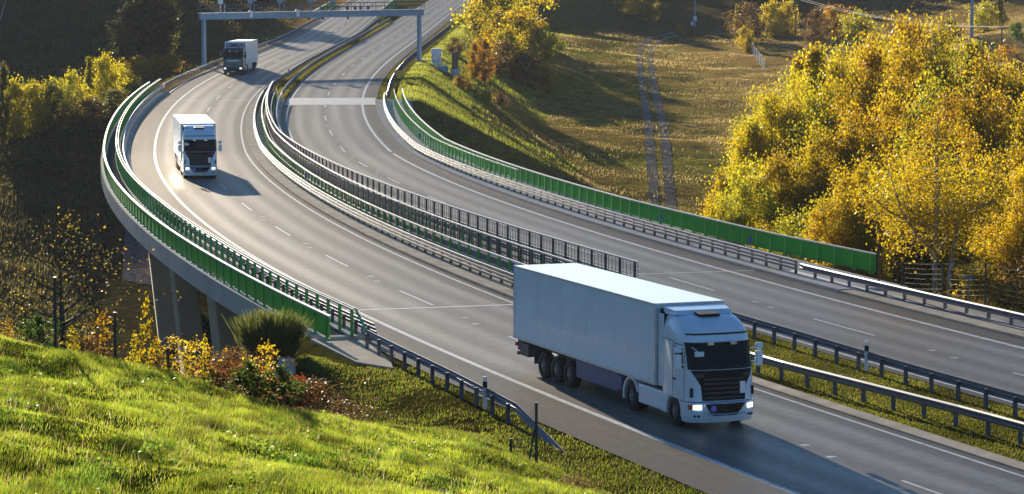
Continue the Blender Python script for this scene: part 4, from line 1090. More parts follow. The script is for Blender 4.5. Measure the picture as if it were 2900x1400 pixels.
# ---- beyond: shrubs, small trees and the dark forest edge, placed where they meet the ground
def at(u, v, key, hpx, label, name='shrub', cat='shrub', group='shrubs on the slopes', wide=1.0, d0=150):
    r = hit(u, v, d0)
    if r is None: return
    x, y, z = r; h = hpx / 8000. * y
    plant(name, key, (x, y, z - .1), h / 10, label, cat, group, sxy=h / 10 * wide)
for a in [
 (1372, 235, 'orang', 125, 'small bright orange tree on the slope below the gantry', 'tree', 'tree', .8),
 (1345, 225, 'orang', 105, 'small orange-gold tree touching the taller orange one on the slope', 'tree', 'tree', .8),
 (1395, 120, 'bushyel', 200, 'yellow bush at the top of the slope by the far railing', 'shrub', 'shrub', .85),
 (1445, 110, 'bushyel', 190, 'yellow bush with a spiky top beside the shaded hollow', 'shrub', 'shrub', .8),
 (1405, 165, 'bushyel', 130, 'pale yellow bush above the dark brown bush', 'shrub', 'shrub', .8),
 (1475, 205, 'bushgold', 160, 'glowing golden bush in the middle of the slope', 'shrub', 'shrub', .8),
 (1520, 215, 'bushgold', 140, 'glowing golden bush at the right end of the slope clump', 'shrub', 'shrub', .75),
 (1445, 215, 'bushyel', 130, 'deep yellow bush in the slope clump', 'shrub', 'shrub', .8),
 (1430, 220, 'bushbr', 95, 'dark brown leafless bush below the golden bushes', 'shrub', 'shrub', 1.1),
 (1495, 250, 'bushbr', 90, 'brown bush in shade below the golden bushes', 'shrub', 'shrub', 1.1),
 (1540, 262, 'bushor', 70, 'russet bush at the foot of the golden bushes', 'shrub', 'shrub', 1.0),
 (1288, 155, 'bushbr', 46, 'small round brown bush on the bright green slope', 'shrub', 'shrub', 1.0),
 (1380, 115, 'bushbr', 60, 'brown bush left of the yellow bushes', 'shrub', 'shrub', 1.0),
 (1310, 255, 'bushor', 40, 'low russet shrub left of the small orange tree', 'shrub', 'shrub', 1.1),
 (1375, 290, 'bushy', 35, 'low greenish shrub below the small orange tree', 'shrub', 'shrub', 1.0),
 (1420, 300, 'bushbr', 36, 'low brown shrub in the hollow below the slope', 'shrub', 'shrub', 1.2),
 (2115, 120, 'bushbr', 100, 'round russet tree standing at the end of the meadow fence', 'tree', 'tree', .9),
 (2085, 110, 'conegreen', 95, 'small green and yellow tree left of the round russet tree', 'tree', 'tree', .5),
 (2110, 140, 'bushyel', 60, 'yellow shrub in front of the round russet tree', 'shrub', 'shrub', .8),
 (2190, 105, 'bushyel', 95, 'greenish yellow shrub right of the round russet tree', 'shrub', 'shrub', .8),
 (2230, 105, 'bushgold', 90, 'golden shrub by the thin power pole', 'shrub', 'shrub', .7),
 (2310, 140, 'brownt', 110, 'leaning russet bush above the left part of the wood', 'tree', 'tree', 1.1),
 (2360, 110, 'bushor', 90, 'orange-brown bush behind the wood, under the wires', 'shrub', 'shrub', 1.0),
 (2430, 120, 'bushy', 85, 'lime bush behind the wood, under the wires', 'shrub', 'shrub', 1.0),
 (2790, 90, 'bushy', 80, 'green and yellow bush right of the steel mast', 'shrub', 'shrub', 1.0),
 (2830, 80, 'oliv', 110, 'tall yellowing tree near the steel mast', 'tree', 'tree', .7),
 (2880, 110, 'bushgreen', 45, 'small bright green bush at the right edge', 'shrub', 'shrub', .9),
 (2850, 170, 'bushor', 40, 'russet low bush on the rough slope at the right edge', 'shrub', 'shrub', 1.2),
 (2880, 205, 'bushbr', 50, 'dark russet bush on the slope at the right edge', 'shrub', 'shrub', 1.2),
 (2690, 120, 'busholive', 60, 'olive bush left of the steel mast', 'shrub', 'shrub', 1.1),
 (1780, 45, 'bushyel', 60, 'yellow-green bush at the forest edge above the track', 'shrub', 'shrub', .9),
 (1840, 60, 'bushyel', 75, 'yellow-green bush at the forest edge, nearer the meadow', 'shrub', 'shrub', .9),
 (1910, 80, 'bushgreen', 35, 'small dark green bush where the track ends', 'shrub', 'shrub', .6),
 (1925, 88, 'bushor', 22, 'tiny orange bush where the track ends', 'shrub', 'shrub', .9),
 (2118, 150, 'bushyel', 40, 'little yellow bush by the white fence stakes', 'shrub', 'shrub', .8),
 # left side of the valley
 (40, 395, 'bushyel', 155, 'lime-yellow bush at the far left edge of the sunlit thicket', 'shrub', 'shrub', .8),
 (95, 375, 'bushy', 135, 'yellow bush in the left part of the sunlit thicket', 'shrub', 'shrub', .8),
 (150, 370, 'busholive', 122, 'yellow bush with an orange tinge in the sunlit thicket', 'shrub', 'shrub', .8),
 (205, 330, 'bushy', 122, 'lime bush in the middle of the sunlit thicket', 'shrub', 'shrub', .7),
 (255, 300, 'conegreen', 135, 'tall lime-green bush rising above the sunlit thicket', 'tree', 'tree', .8),
 (305, 285, 'bushyel', 122, 'tallest lime bush at the right of the sunlit thicket', 'shrub', 'shrub', .75),
 (345, 265, 'bushyel', 69, 'yellow-brown bush right of the sunlit thicket', 'shrub', 'shrub', .9),
 (390, 225, 'bushor', 62, 'orange bush beside the start of the green parapet', 'shrub', 'shrub', 1.1),
 (440, 215, 'bushor', 58, 'orange bush behind the start of the green parapet', 'shrub', 'shrub', 1.1),
 (485, 205, 'bushor', 50, 'rightmost orange bush behind the far guardrail', 'shrub', 'shrub', 1.0),
 (120, 345, 'bushyel', 95, 'low golden bush in front of the sunlit thicket', 'shrub', 'shrub', 1.0),
 (250, 370, 'bushbr', 80, 'brown undergrowth below the tall lime bush', 'shrub', 'shrub', 1.4),
 (330, 330, 'busholive', 70, 'olive undergrowth beside the green parapet', 'shrub', 'shrub', 1.4),
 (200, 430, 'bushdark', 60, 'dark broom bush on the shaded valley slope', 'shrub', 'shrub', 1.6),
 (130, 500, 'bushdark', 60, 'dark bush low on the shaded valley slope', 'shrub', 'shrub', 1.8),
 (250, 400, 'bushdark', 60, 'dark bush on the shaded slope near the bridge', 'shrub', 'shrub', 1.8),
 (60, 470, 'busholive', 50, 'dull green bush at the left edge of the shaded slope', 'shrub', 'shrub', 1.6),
 (425, 190, 'darkleaf', 215, 'tall dull green tree in front of the dark hillside', 'tree', 'tree', 1.1),
 (462, 182, 'oliv', 225, 'tallest thin-crowned tree in front of the dark hillside', 'tree', 'tree', .7),
 (365, 192, 'darkleaf', 150, 'dark rounded tree on the left of the dark hillside trees', 'tree', 'tree', 1.0),
 (5, 420, 'oliv', 230, 'yellow-green tree cut off by the left edge', 'tree', 'tree', .45),
]:
    at(a[0], a[1], a[2], a[3], a[4], a[5], a[6], wide=a[7])

g_ = np.random.default_rng(5)
fx = []
for i in range(88):   # forest beyond the meadow
    x = -2 + i * 2.5 + g_.uniform(-1.5, 1.5); y = 610 + g_.uniform(-14, 22) - max(0, x - 60) * .5
    if i % 4 == 3: y += 16
    fx.append((x, y, g_.uniform(7, 11) if x < 75 else g_.uniform(11, 16)))
for i in range(26):   # off to the left: trees on the dark ridge
    x = -128 + i * 4.2 + g_.uniform(-2, 2); y = 500 + g_.uniform(-12, 25)
    if x > -42: continue
    fx.append((x, y, g_.uniform(8, 13)))
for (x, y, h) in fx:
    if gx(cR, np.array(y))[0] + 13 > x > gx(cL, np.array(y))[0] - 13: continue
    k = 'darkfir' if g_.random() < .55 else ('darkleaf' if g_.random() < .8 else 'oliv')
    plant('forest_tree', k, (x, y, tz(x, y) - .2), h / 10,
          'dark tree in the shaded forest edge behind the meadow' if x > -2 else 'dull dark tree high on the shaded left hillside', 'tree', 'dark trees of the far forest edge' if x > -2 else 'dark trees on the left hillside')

# ---- foreground shrubs, saplings, fence posts and the small left tree
def near(u, v, d, key, h, label, name='shrub', cat='shrub', wide=1.0, group='shrubs behind the grassy mound', dz=0):
    x = (u - 1450) / 8000. * d * 1.006; plant(name, key, (x, d, tz(x, d) + dz), h / 10, label, cat, group, sxy=h / 10 * wide)
for nm, pal, sd, n, lf, R_, sh in (('sapling', 'yellow', 51, 420, .30, 2.4, 'birch'), ('redshrub', 'red', 52, 3800, .24, 5.5, 'round'), ('brownshrub', 'brown', 53, 3800, .22, 6.5, 'round'), ('weed', 'green', 54, 1500, .36, 4.5, 'round')):
    proto(nm, pal, 10, R_, n, lf, sd, sh, trunk_h=.05, nb=26, trunk_r=.08)
proto('sapling2', 'gold', 10, 4.2, 560, .22, 57, 'round', trunk_h=.06, nb=22, trunk_r=.07)
proto('sapling3', 'orange', 10, 3.4, 420, .26, 58, 'round', trunk_h=.1, nb=16, trunk_r=.07)
for a in [
 (375, 1030, 83, 'sapling', 1.4, 'slim sapling with round yellow leaves between the first green posts', .8),
 (410, 1050, 83, 'sapling', 2.7, 'tallest yellow-leaved sapling standing in front of the bridge pier', .55),
 (440, 1080, 82, 'sapling3', 1.4, 'yellow-leaved sapling close beside the tallest one', .9),
 (500, 1080, 82, 'sapling2', 1.5, 'bushy yellow sapling right of the third green post', 1.3),
 (545, 1085, 83, 'sapling2', 1.7, 'bushy yellow sapling in front of the second pier', 1.2),
 (575, 1090, 84, 'sapling', 1.9, 'slender yellow sapling reaching up to the second pier', .5),
 (290, 1000, 81, 'sapling3', 1.6, 'low yellow-leaved sapling left of the second green post', 1.2),
 (250, 985, 81, 'brownshrub', .7, 'low brown scrub between the first two green posts', 1.3),
 (60, 960, 82, 'brownshrub', .8, 'brown scrub at the left end of the mound', 1.4),
 (20, 950, 80, 'sapling3', .8, 'straggly yellow sapling at the left edge', 1.3),
 (205, 965, 80, 'sapling', .9, 'sparse yellow sapling at the foot of the small dark tree', 1.3),
 (110, 960, 80, 'weed', 1.0, 'green weeds at the foot of the small dark tree', 1.2),
 (660, 1080, 90, 'redshrub', 1.9, 'dark red shrub below the bridge abutment', 1.0),
 (720, 1110, 89, 'redshrub', 1.8, 'red-leaved shrub in front of the grey broom bush', 1.0),
 (640, 1150, 84, 'brownshrub', 1.5, 'brown bramble below the dark red shrub', 1.3),
 (820, 1140, 88, 'redshrub', 1.5, 'crimson-tinged shrub right of the yellow sapling on the mound edge', 1.1),
 (870, 1170, 87, 'brownshrub', 1.3, 'bare brown bramble on the right of the red shrubs', 1.6),
 (950, 1170, 90, 'brownshrub', 1.0, 'low brown bramble in the dip before the roadside grass', 1.8),
 (745, 1180, 82, 'sapling2', 1.9, 'small yellow sapling among the red shrubs', .9),
 (700, 1180, 81, 'weed', 1.1, 'leafy green weeds at the edge of the mound', 1.2),
 (790, 1190, 81, 'weed', 1.2, 'leafy green weeds right of the small yellow sapling', 1.1),
 (600, 1130, 84, 'weed', .9, 'green weeds below the slender sapling', 1.2),
 (1640, 1330, 78, 'brownshrub', .45, 'low russet bramble on the verge at the bottom of the picture', 2.2),
]:
    near(a[0], a[1], a[2], a[3], a[4], a[5], wide=a[6])
# broom bush: upright green-brown twigs
def twig_bush(name, loc, n, h, spread, mat, label, cols, seed):
    g = np.random.default_rng(seed); V = []; F = []; cc = []
    for i in range(n):
        az = g.uniform(0, 6.28); r = abs(g.normal(0, .45)); lean = g.uniform(0, 1) ** .7 * .95 + .03; l = h * g.uniform(.35, 1.12) * (1 + .22 * math.sin(3 * az))
        b = np.array([math.cos(az) * r * spread * .4, math.sin(az) * r * spread * .4, 0]); a2 = az + g.normal(0, .5)
        d = np.array([math.cos(a2) * lean * spread / h, math.sin(a2) * lean * spread / h, 1.0]); d /= np.linalg.norm(d)
        side = np.cross(d, g.normal(size=3)); side /= np.linalg.norm(side); w = .014
        p1 = b + d * l * .6; p2 = b + d * l + np.array([0, 0, -.05]) * l * lean; k = len(V)
        V += [b - side * w, b + side * w, p1 + side * w, p1 - side * w, p2 - side * w * .3, p2 + side * w * .3]; F += [(k, k + 1, k + 2, k + 3), (k + 3, k + 2, k + 5, k + 4)]
        c = np.array(cols[g.integers(0, len(cols))]) * g.uniform(.6, 1.3); cc += [c] * 6
    return tag(np_mesh(name, V, F, mat, col=np.array(cc)), label, 'shrub')
x = (762 - 1450) / 8000. * 111; o = twig_bush('broom_bush', None, 20000, 1.85, 1.35, M['leaf'], 'dense upright broom bush with fine green twigs beside the abutment', [(.10, .14, .025), (.15, .16, .03), (.07, .085, .02), (.12, .10, .03)], 61)
o.location = (x, 111.0, tz(x, 111.0) - .05); 
x = (802 - 1450) / 8000. * 107.5
m = MB(); m.tube([(0, 0, -1), (0, 0, .15), (.0, 0, .5)], [.42, .40, .29], 22); m.tube([(0, 0, .5), (0, 0, .62)], [.33, .33], 22)
o = m.build('concrete_pipe', M['fascia'], smooth=True, loc=(x, 107.3, tz(x, 107.3) + .05)); o.rotation_euler = (R(-6), R(8), 0); tag(o, 'squat grey concrete pipe end beside the broom bush', 'pipe')

# small dark tree on the left, sparse leaves
proto('sparse', 'sparse', 5.2, 2.2, 1500, .036, 71, 'round', trunk_h=.12, nb=44, trunk_r=.11, bare=.45)
x = (170 - 1450) / 8000. * 86; plant('bare_tree', 'sparse', (x, 86, tz(x, 86) - .3), 1.05, 'small dark tree with sparse golden leaves at the left edge', 'tree', rz=1.0, sxy=1.1)
x = (60 - 1450) / 8000. * 88; plant('bare_tree', 'sparse', (x, 88, tz(x, 88) - .8), .75, 'lower half-bare tree with a few leaves left of the first green post', 'tree', rz=3.0, sxy=.9)
# fence posts behind the mound
def fpost(u, vtop, d, label, hh=None, lean=0):
    x, y, zt = px(u, vtop, d); z0 = tz(x, y) - .2
    t = MB().tube([(0, 0, 0), (lean, 0, zt - z0)], .045, 8).tube([(lean, 0, zt - z0), (lean, 0, zt - z0 + .03)], .055, 8).build('fence_post', M['postgreen'], loc=(x, y, z0))
    return tag(t, label, 'fence post', 'dark green fence posts')
M['postgreen'] = simple('dark_green_post', (0.008, 0.022, 0.016), .5)
fpost(155, 788, 79, 'dark green fence post in front of the small dark tree')
fpost(325, 888, 80.5, 'dark green fence post between the small tree and the yellow saplings')
fpost(476, 988, 82, 'dark green fence post among the yellow saplings')
fpost(775, 1122, 83.5, 'short dark fence post among the red shrubs')
fpost(1447, 1245, 84, 'low dark stump of a fence post on the roadside bank')
f1 = fpost(1519, 1143, 84, 'dark green corner fence post with slanting brace near the sunken guardrail')
x, y, zt = px(1519, 1200, 84.2); xb = px(1504, 1300, 84.2)[0]
m = MB().tube([(x, y, zt), (xb - .1, y - .4, tz(xb, y) - .1)], .035, 6); 
for k in range(5): 
    m2 = k
tag(m.build('fence_brace', M['postgreen']), 'slanting brace leaning on the corner fence post', 'fence brace')
m = MB()
for k in range(7):
    a = Vector(px(1518, 1150 + k * 20, 84)); b = Vector(px(1455 - k * 3, 1222 + k * 12, 86)); mid = (a + b) / 2 - Vector((0, 0, .12)); m.tube([a, mid, b], .006, 3, caps=False)
for k in range(8):
    a = Vector(px(1512 - k * 8, 1165 + k * 8, 84.3)); m.tube([a, a + Vector((-.02, 0, -.9))], .005, 3, caps=False)
tag(m.build('sagging_wire', M['steel']), 'torn wire netting sagging from the corner fence post', 'wire netting')
# wire fence and small sign on the right
wx = []
for k, (u, vt, d, hgt) in enumerate(((2490, 690, 138, 2.2), (2555, 742, 136, 1.6), (2670, 745, 133, 1.9), (2792, 745, 129, 2.1), (2920, 770, 125, 2.1))):
    x, y, zt = px(u, vt, d); z0 = tz(x, y) - .2; wx.append((x, y, zt)); tag(MB().tube([(0, 0, 0), (0, 0, zt - z0)], .045, 7).build('fence_post', M['postgreen'], loc=(x, y, z0)), ['thin dark fence post right beside the end of the green railing', 'dark fence post left of the large birch', 'dark fence post in front of the large birch trunk', 'dark fence post right of the small sign', 'dark fence post at the right edge by the wood'][k], 'fence post', 'posts of the wire fence')
m = MB()
for a, b in zip(wx[:-1], wx[1:]):
    for k in range(7):
        z = -.05 - k * .24; A = Vector(a) + Vector((0, 0, z)); B = Vector(b) + Vector((0, 0, z)); m.tube([A, (A + B) / 2 - Vector((0, 0, .04)), B], .005, 3, caps=False)
tag(m.build('fence_wire', M['steel']), 'rows of thin shiny fence wire between the dark posts by the wood', 'wire')
x, y, zt = px(2743, 785, 127); z0 = tz(x, y) - .1
t = thing('small_sign', (x, y, z0), 0, 'small dark plate on a grey post behind the right guardrail', 'sign')
MB().tube([(0, 0, 0), (0, 0, zt - z0)], .035, 7).build('post', M['steel'], t); MB().box((0, -.05, zt - z0 - .03), (.5, .03, .16)).build('plate', M['dark'], t, bevel=.008)
MB().box((-.15, -.072, zt - z0 - .03), (.10, .006, .05)).box((.03, -.072, zt - z0 - .03), (.16, .006, .05)).box((.17, -.072, zt - z0 - .03), (.05, .006, .05)).build('faint_mark', M['steel'], t)

# ---- track over the meadow
def track(name, pts, w, mat, label=None):
    P = []
    for (u, v) in pts:
        r = hit(u, v, 150)
        if r: P.append(np.array(r))
    P = np.array(P)
    # resample
    s = np.concatenate([[0], np.cumsum(np.linalg.norm(np.diff(P[:, :2], axis=0), axis=1))]); n = int(s[-1] / 1.2)
    t = np.linspace(0, s[-1], n); X = np.interp(t, s, P[:, 0]); Y = np.interp(t, s, P[:, 1])
    for _ in range(14):
        X[1:-1] = (X[:-2] + X[2:] + X[1:-1]) / 3; Y[1:-1] = (Y[:-2] + Y[2:] + Y[1:-1]) / 3
    m = MB(); V = []
    for i in range(n):
        j = min(i + 1, n - 1); k = max(i - 1, 0); d = np.array([X[j] - X[k], Y[j] - Y[k]]); d /= np.linalg.norm(d) + 1e-9; nn = np.array([d[1], -d[0]])
        for q in (-1, -.5, 0, .5, 1):
            ww = w * (1 + .35 * (random.random() - .5) * abs(q)); x, y = X[i] + nn[0] * q * ww / 2, Y[i] + nn[1] * q * ww / 2; V.append((x, y, tz(x, y) + .05))
    m.add(V, [(i * 5 + q, i * 5 + q + 1, i * 5 + q + 6, i * 5 + q + 5) for i in range(n - 1) for q in range(4)])
    return tag(m.build(name, mat, smooth=True), kind='structure')
tl = [(1856, 620), (1850, 540), (1846, 470), (1840, 400), (1832, 330), (1824, 270), (1815, 210), (1810, 160), (1816, 132), (1835, 112), (1868, 101), (1905, 95)]
tr_ = [(1905, 620), (1895, 540), (1890, 470), (1884, 400), (1874, 340), (1862, 290), (1850, 230), (1842, 180), (1840, 150), (1850, 128), (1880, 112), (1915, 101)]
track('track', tl, 1.15, M['gravel']); track('track', tr_, 1.15, M['gravel'])
track('side_track', [(1895, 350), (1925, 358), (1965, 362), (2000, 365)], .8, M['gravel2'] if 'gravel2' in M else M['gravel'])
# stone-paved slope under the far end of the bridge
def drape(name, quad, mat, n=10, up=.08):
    V = []
    for i in range(n + 1):
        for j in range(n + 1):
            a, b = i / n, j / n; A, B, C_, D = quad
            u = (A[0] * (1 - b) + B[0] * b) * (1 - a) + (D[0] * (1 - b) + C_[0] * b) * a; v = (A[1] * (1 - b) + B[1] * b) * (1 - a) + (D[1] * (1 - b) + C_[1] * b) * a
            r = hit(u, v, 150); V.append((r[0], r[1], r[2] + up))
    k = n + 1; m = MB().add(V, [(i * k + j, i * k + j + 1, (i + 1) * k + j + 1, (i + 1) * k + j) for i in range(n) for j in range(n)])
    return tag(m.build(name, mat), kind='structure')
drape('slope_paving', [(358, 630), (470, 640), (480, 820), (345, 800)], M['stone'])
# white stakes beside the meadow
t = None
for k in range(9):
    u = 2128 + k * 4.6; v = 150 + k * 6.4; r = hit(u, v, 200)
    if r is None: continue
    x, y, z = r; m = MB().box((0, 0, .85), (.12, .12, 1.9)); m.add([(-.06, -.06, 1.8), (.06, -.06, 1.8), (.06, .06, 1.8), (-.06, .06, 1.8), (0, 0, 1.95)], [(0, 1, 4), (1, 2, 4), (2, 3, 4), (3, 0, 4)])
    tag(m.build('fence_stake', M['whitebox'], loc=(x, y, z)), 'white stake in the short row of stakes left of the wood', 'stake', 'white stakes beside the meadow')
# poles and overhead wires
def pole(u, vb, top_px, r, mat, label, name='power_pole', arm=True, d0=200):
    rr = hit(u, vb, d0); x, y, z = rr; H = top_px / 8000. * y
    t = thing(name, (x, y, z), 0, label, 'pole'); MB().tube([(0, 0, -.3), (0, 0, H)], [r, r * .7], 8).build('pole_shaft', mat, t)
    if arm: MB().box((0, 0, H - .25), (1.5, .12, .12)).tube([(-.6, 0, H - .2), (-.6, 0, H + .05)], .04, 5).tube([(.6, 0, H - .2), (.6, 0, H + .05)], .04, 5).build('cross_arm', mat, t)
    return Vector((x, y, z + H))
pA = pole(2253, 108, 112, .13, M['wood'], 'thin wooden power pole behind the shrubs left of the wood')
pB = pole(2434, 90, 58, .12, M['wood'], 'short wooden pole behind the middle of the wood')
pC = pole(2836, 160, 80, .14, M['wood'], 'wooden power pole at the right end of the wires')
pD = pole(2752, 108, 150, .30, M['bluesteel'], 'thick bluish steel mast at the top right', 'steel_mast', False)
pE = pole(1968, 78, 120, .20, M['bluesteel'], 'steel mast with two small white boxes at the forest edge', 'steel_mast', False)
r = hit(1968, 78, 200); tag(MB().box((0, -.3, 1.7), (.7, .3, .9)).build('meter_box', M['whitebox'], loc=r, bevel=.03), 'white meter box on the steel mast at the forest edge', 'box')
r = hit(1960, 78, 200); tag(MB().box((0, -.3, .7), (.5, .3, .8)).build('meter_box', M['whitebox'], loc=r, bevel=.03), 'lower white box standing left of the steel mast', 'box')
m = MB()
def wire(a, b, sag, m, r=.03):
    m.tube([a + (b - a) * k / 12 - Vector((0, 0, sag * 4 * (k / 12) * (1 - k / 12))) for k in range(13)], r, 3, caps=False)
for dz, dx in ((0, -.5), (0.05, .5)):
    o_ = Vector((dx, 0, dz)); wire(Vector(px(1700, -60, 470)) + o_, pA + o_, .6, m); wire(pA + o_, pC + o_, 1.4, m)
tag(m.build('overhead_wire', M['railtop']), 'pair of pale overhead wires sagging from the thin pole to the right edge', 'wire')
m = MB()
for k in range(3): wire(Vector(px(2790 + k * 20, -30, 300)), Vector(px(3050, 40 - k * 16, 290)), .4, m, .02)
tag(m.build('overhead_wire', M['railtop']), 'three thin wires crossing the top right corner', 'wire')
m = MB(); wire(Vector(px(24, -30, 120)), Vector(px(-6, 70, 118)), .1, m, .012); wire(Vector(px(-10, 110, 118)), Vector(px(4, 200, 117)), .05, m, .012)
tag(m.build('guy_wire', M['railtop']), 'thin bright wire crossing the top left corner', 'wire')

# ---- far railings where the road passes the next bridge
railing('green parapet of the next bridge beyond the gantry on the far left verge', None, cL, 520, 590, -7.5, 1.2, [(0, 1.25)], panel=(.25, 1.2), rail_w=.16, name='bridge_parapet', cat='parapet', base=0)
railing('green parapet of the next bridge at the top of the green slope', None, cR, 506, 590, 9.0, 1.2, [(0, 1.25)], panel=(.25, 1.2), rail_w=.16, name='bridge_parapet', cat='parapet', base=0)
railing('green handrail of the next bridge beside the far right shoulder', None, cR, 504, 590, 7.2, 1.3, [(0, 1.3)], rail_w=.1, base=0)
railing('dark green mesh screen on the far median of the next bridge', None, cL, 522, 590, 5.4, 1.8, [(0, 1.8)], panel=(.3, 1.75), rail_w=.1, name='mesh_screen', cat='screen', base=0)

# ------------------------------------------------------------------ grass (too many blades to count)
def blades(name, P, L, W, cols, g, lean=.45, mat='grass', wind=(.25, -.1)):
    n = len(P); az = g.uniform(0, 6.283, n); d = np.stack([np.cos(az), np.sin(az), np.zeros(n)], 1)
    ll = L * g.uniform(.5, 1.35, n); tip = P + np.array([wind[0], wind[1], 0]) * ll[:, None] * .6; ld = g.uniform(0, 6.283, n); ln = g.uniform(0, lean, n) * ll
    tip = tip + np.stack([np.cos(ld) * ln, np.sin(ld) * ln, ll * .9], 1)
    mid = P * .5 + tip * .5 + np.array([0, 0, 1]) * (ll * .12)[:, None]
    w = (W * g.uniform(.6, 1.3, n))[:, None]
    V = np.stack([P - d * w, P + d * w, mid + d * w * .7, mid - d * w * .7, tip], 1).reshape(-1, 3)
    b = np.arange(n) * 5
    F = np.concatenate([np.stack([b, b + 1, b + 2], 1), np.stack([b, b + 2, b + 3], 1), np.stack([b + 3, b + 2, b + 4], 1)])
    o = np_mesh(name, V, F, M[mat], col=np.repeat(cols, 5, 0)); tag(o, kind='stuff'); return o
g = np.random.default_rng(99)
def pick(pal, w, n, g):
    pal = np.array(pal); return pal[g.choice(len(pal), n, p=np.array(w) / sum(w))] * g.uniform(.75, 1.25, n)[:, None]
# lush mound
n = 760000
y = 43 + (95 - 43) * g.random(n) ** .8; x = g.uniform(-.187, .16, n) * y
xl, gl = gx(cL, y); dl = (x - xl)
mnd = (y < 84 + g.normal(0, 1.0, n)) & (dl < -13)
x, y = x[mnd], y[mnd]
dens = vnoise(x, y * .4, 1.3, 31) + vnoise(x, y * .5, .5, 32) * .7
k = g.random(len(x)) < np.clip(.85 + dens * 1.4, .3, 1); x, y, dens = x[k], y[k], dens[k]
P = np.stack([x, y, tzn(x, y) - .02], 1)
cc = pick([(.25, .32, .022), (.36, .40, .028), (.14, .21, .016), (.41, .39, .06), (.46, .40, .16)], [.35, .32, .16, .12, .05], len(x), g)
cl_ = np.clip(.98 + .8 * vnoise(x, y * .4, 1.8, 33) + 1.3 * vnoise(x, y * .5, .45, 35), .30, 1.5)[:, None]; cc = cc * cl_ * .70
gr = vnoise(x, y * .4, 1.5, 34) + .6 * vnoise(x, y * .5, .4, 36) > .30; cc[gr] = cc[gr] * np.array([.55, .72, .7])
blades('grass', P,   .09 + .22 * np.clip(dens + .35, 0, 1) ** 1.3, .0070, cc, g)
n2 = 7000; i2 = g.choice(len(P), n2); cc2 = pick([(.42, .33, .14), (.30, .20, .08), (.50, .44, .24), (.16, .10, .04)], [.35, .25, .2, .2], n2, g)
kk = vnoise(P[i2, 0], P[i2, 1] * .4, 1.2, 37) > -.05
blades('dead_stalks', P[i2][kk], .28, .006, cc2[kk], g, lean=.8)
n3 = 9000; c3 = P[g.choice(len(P), 260)]; j3 = g.integers(0, 260, n3); P3 = c3[j3] + np.stack([g.normal(0, .16, n3), g.normal(0, .22, n3), np.abs(g.normal(0, .07, n3)) + .04], 1)
V3, F3 = rot_quads(P3, np.full(n3, .045), g); cc3 = pick([(.09, .17, .015), (.14, .22, .02), (.20, .26, .03), (.16, .20, .03)], [.4, .3, .2, .1], n3, g)
tag(np_mesh('leafy_weeds', V3, F3, M['grass'], col=np.repeat(cc3, 4, 0)), kind='stuff')
# shorter verge grass on the bank
n = 230000; y = g.uniform(76, 122, n); x = g.uniform(-.16, .13, n) * y; xl, gl = gx(cL, y); dl = (x - xl) / np.sqrt(1 + gl * gl)
ok = (dl < -6.15 - .25 * g.random(n)) & ((y > 84) | (dl > -13.5)) & ~((dl > -9) & (y > 109)); x, y = x[ok], y[ok]
de = vnoise(x, y, 1.8, 41) + .6 * vnoise(x, y, .7, 42); k = g.random(len(x)) < np.clip(.7 + 1.6 * de, .12, 1); x, y = x[k], y[k]
cc = pick([(.15, .20, .014), (.22, .23, .02), (.10, .15, .014), (.26, .20, .06), (.14, .09, .04)], [.3, .25, .2, .15, .1], len(x), g)
br = np.clip(.9 + 1.6 * vnoise(x, y, 4.0, 43), .35, 1.3)[:, None]
blades('verge_grass', np.stack([x, y, tzn(x, y) - .02], 1), .11, .012, cc * br * .7, g)
# median grass
n = 120000; y = 70 + 55 * g.random(n); xl, gl = gx(cL, y); xr, gr_ = gx(cR, y); x = xl + 5.0 + (xr - xl - 9.1) * g.random(n)
cc = pick([(.16, .20, .014), (.23, .25, .02), (.10, .14, .014), (.26, .20, .05), (.12, .08, .04)], [.32, .25, .2, .13, .1], n, g) * .7 * np.clip(.95 + 1.3 * vnoise(x, y, 2.5, 44), .4, 1.3)[:, None]
blades('median_grass', np.stack([x, y, tzn(x, y) - .02], 1), .085, .013, cc, g)
# right verge by the wood
n = 60000; y = g.uniform(98, 140, n); xr, gr_ = gx(cR, y); x = xr + g.uniform(6.5, 22, n)
k = ~((x - xr < 9.8) & (y > 114)); x, y, xr = x[k], y[k], xr[k]; n = len(x)
cc = pick([(.16, .20, .014), (.23, .25, .02), (.26, .20, .06), (.16, .11, .05)], [.4, .25, .2, .15], n, g)
cc *= .7; far = (x - xr > 10.5); cc[far] *= np.array([1.0, .75, 1.3])
blades('right_verge_grass', np.stack([x, y, tzn(x, y) - .02], 1), .10 + .35 * far * g.random(n), .014, cc, g)
# far median
n = 50000; y = g.uniform(306, 500, n); xl, gl = gx(cL, y); xr, gr_ = gx(cR, y); x = xl + 4.6 + (xr - xl - 9.0) * g.random(n)
cc = pick([(.20, .20, .02), (.14, .15, .02), (.28, .16, .03), (.10, .08, .03)], [.4, .25, .2, .15], n, g)
blades('far_median_grass', np.stack([x, y, tzn(x, y)], 1), .22, .035, cc, g)
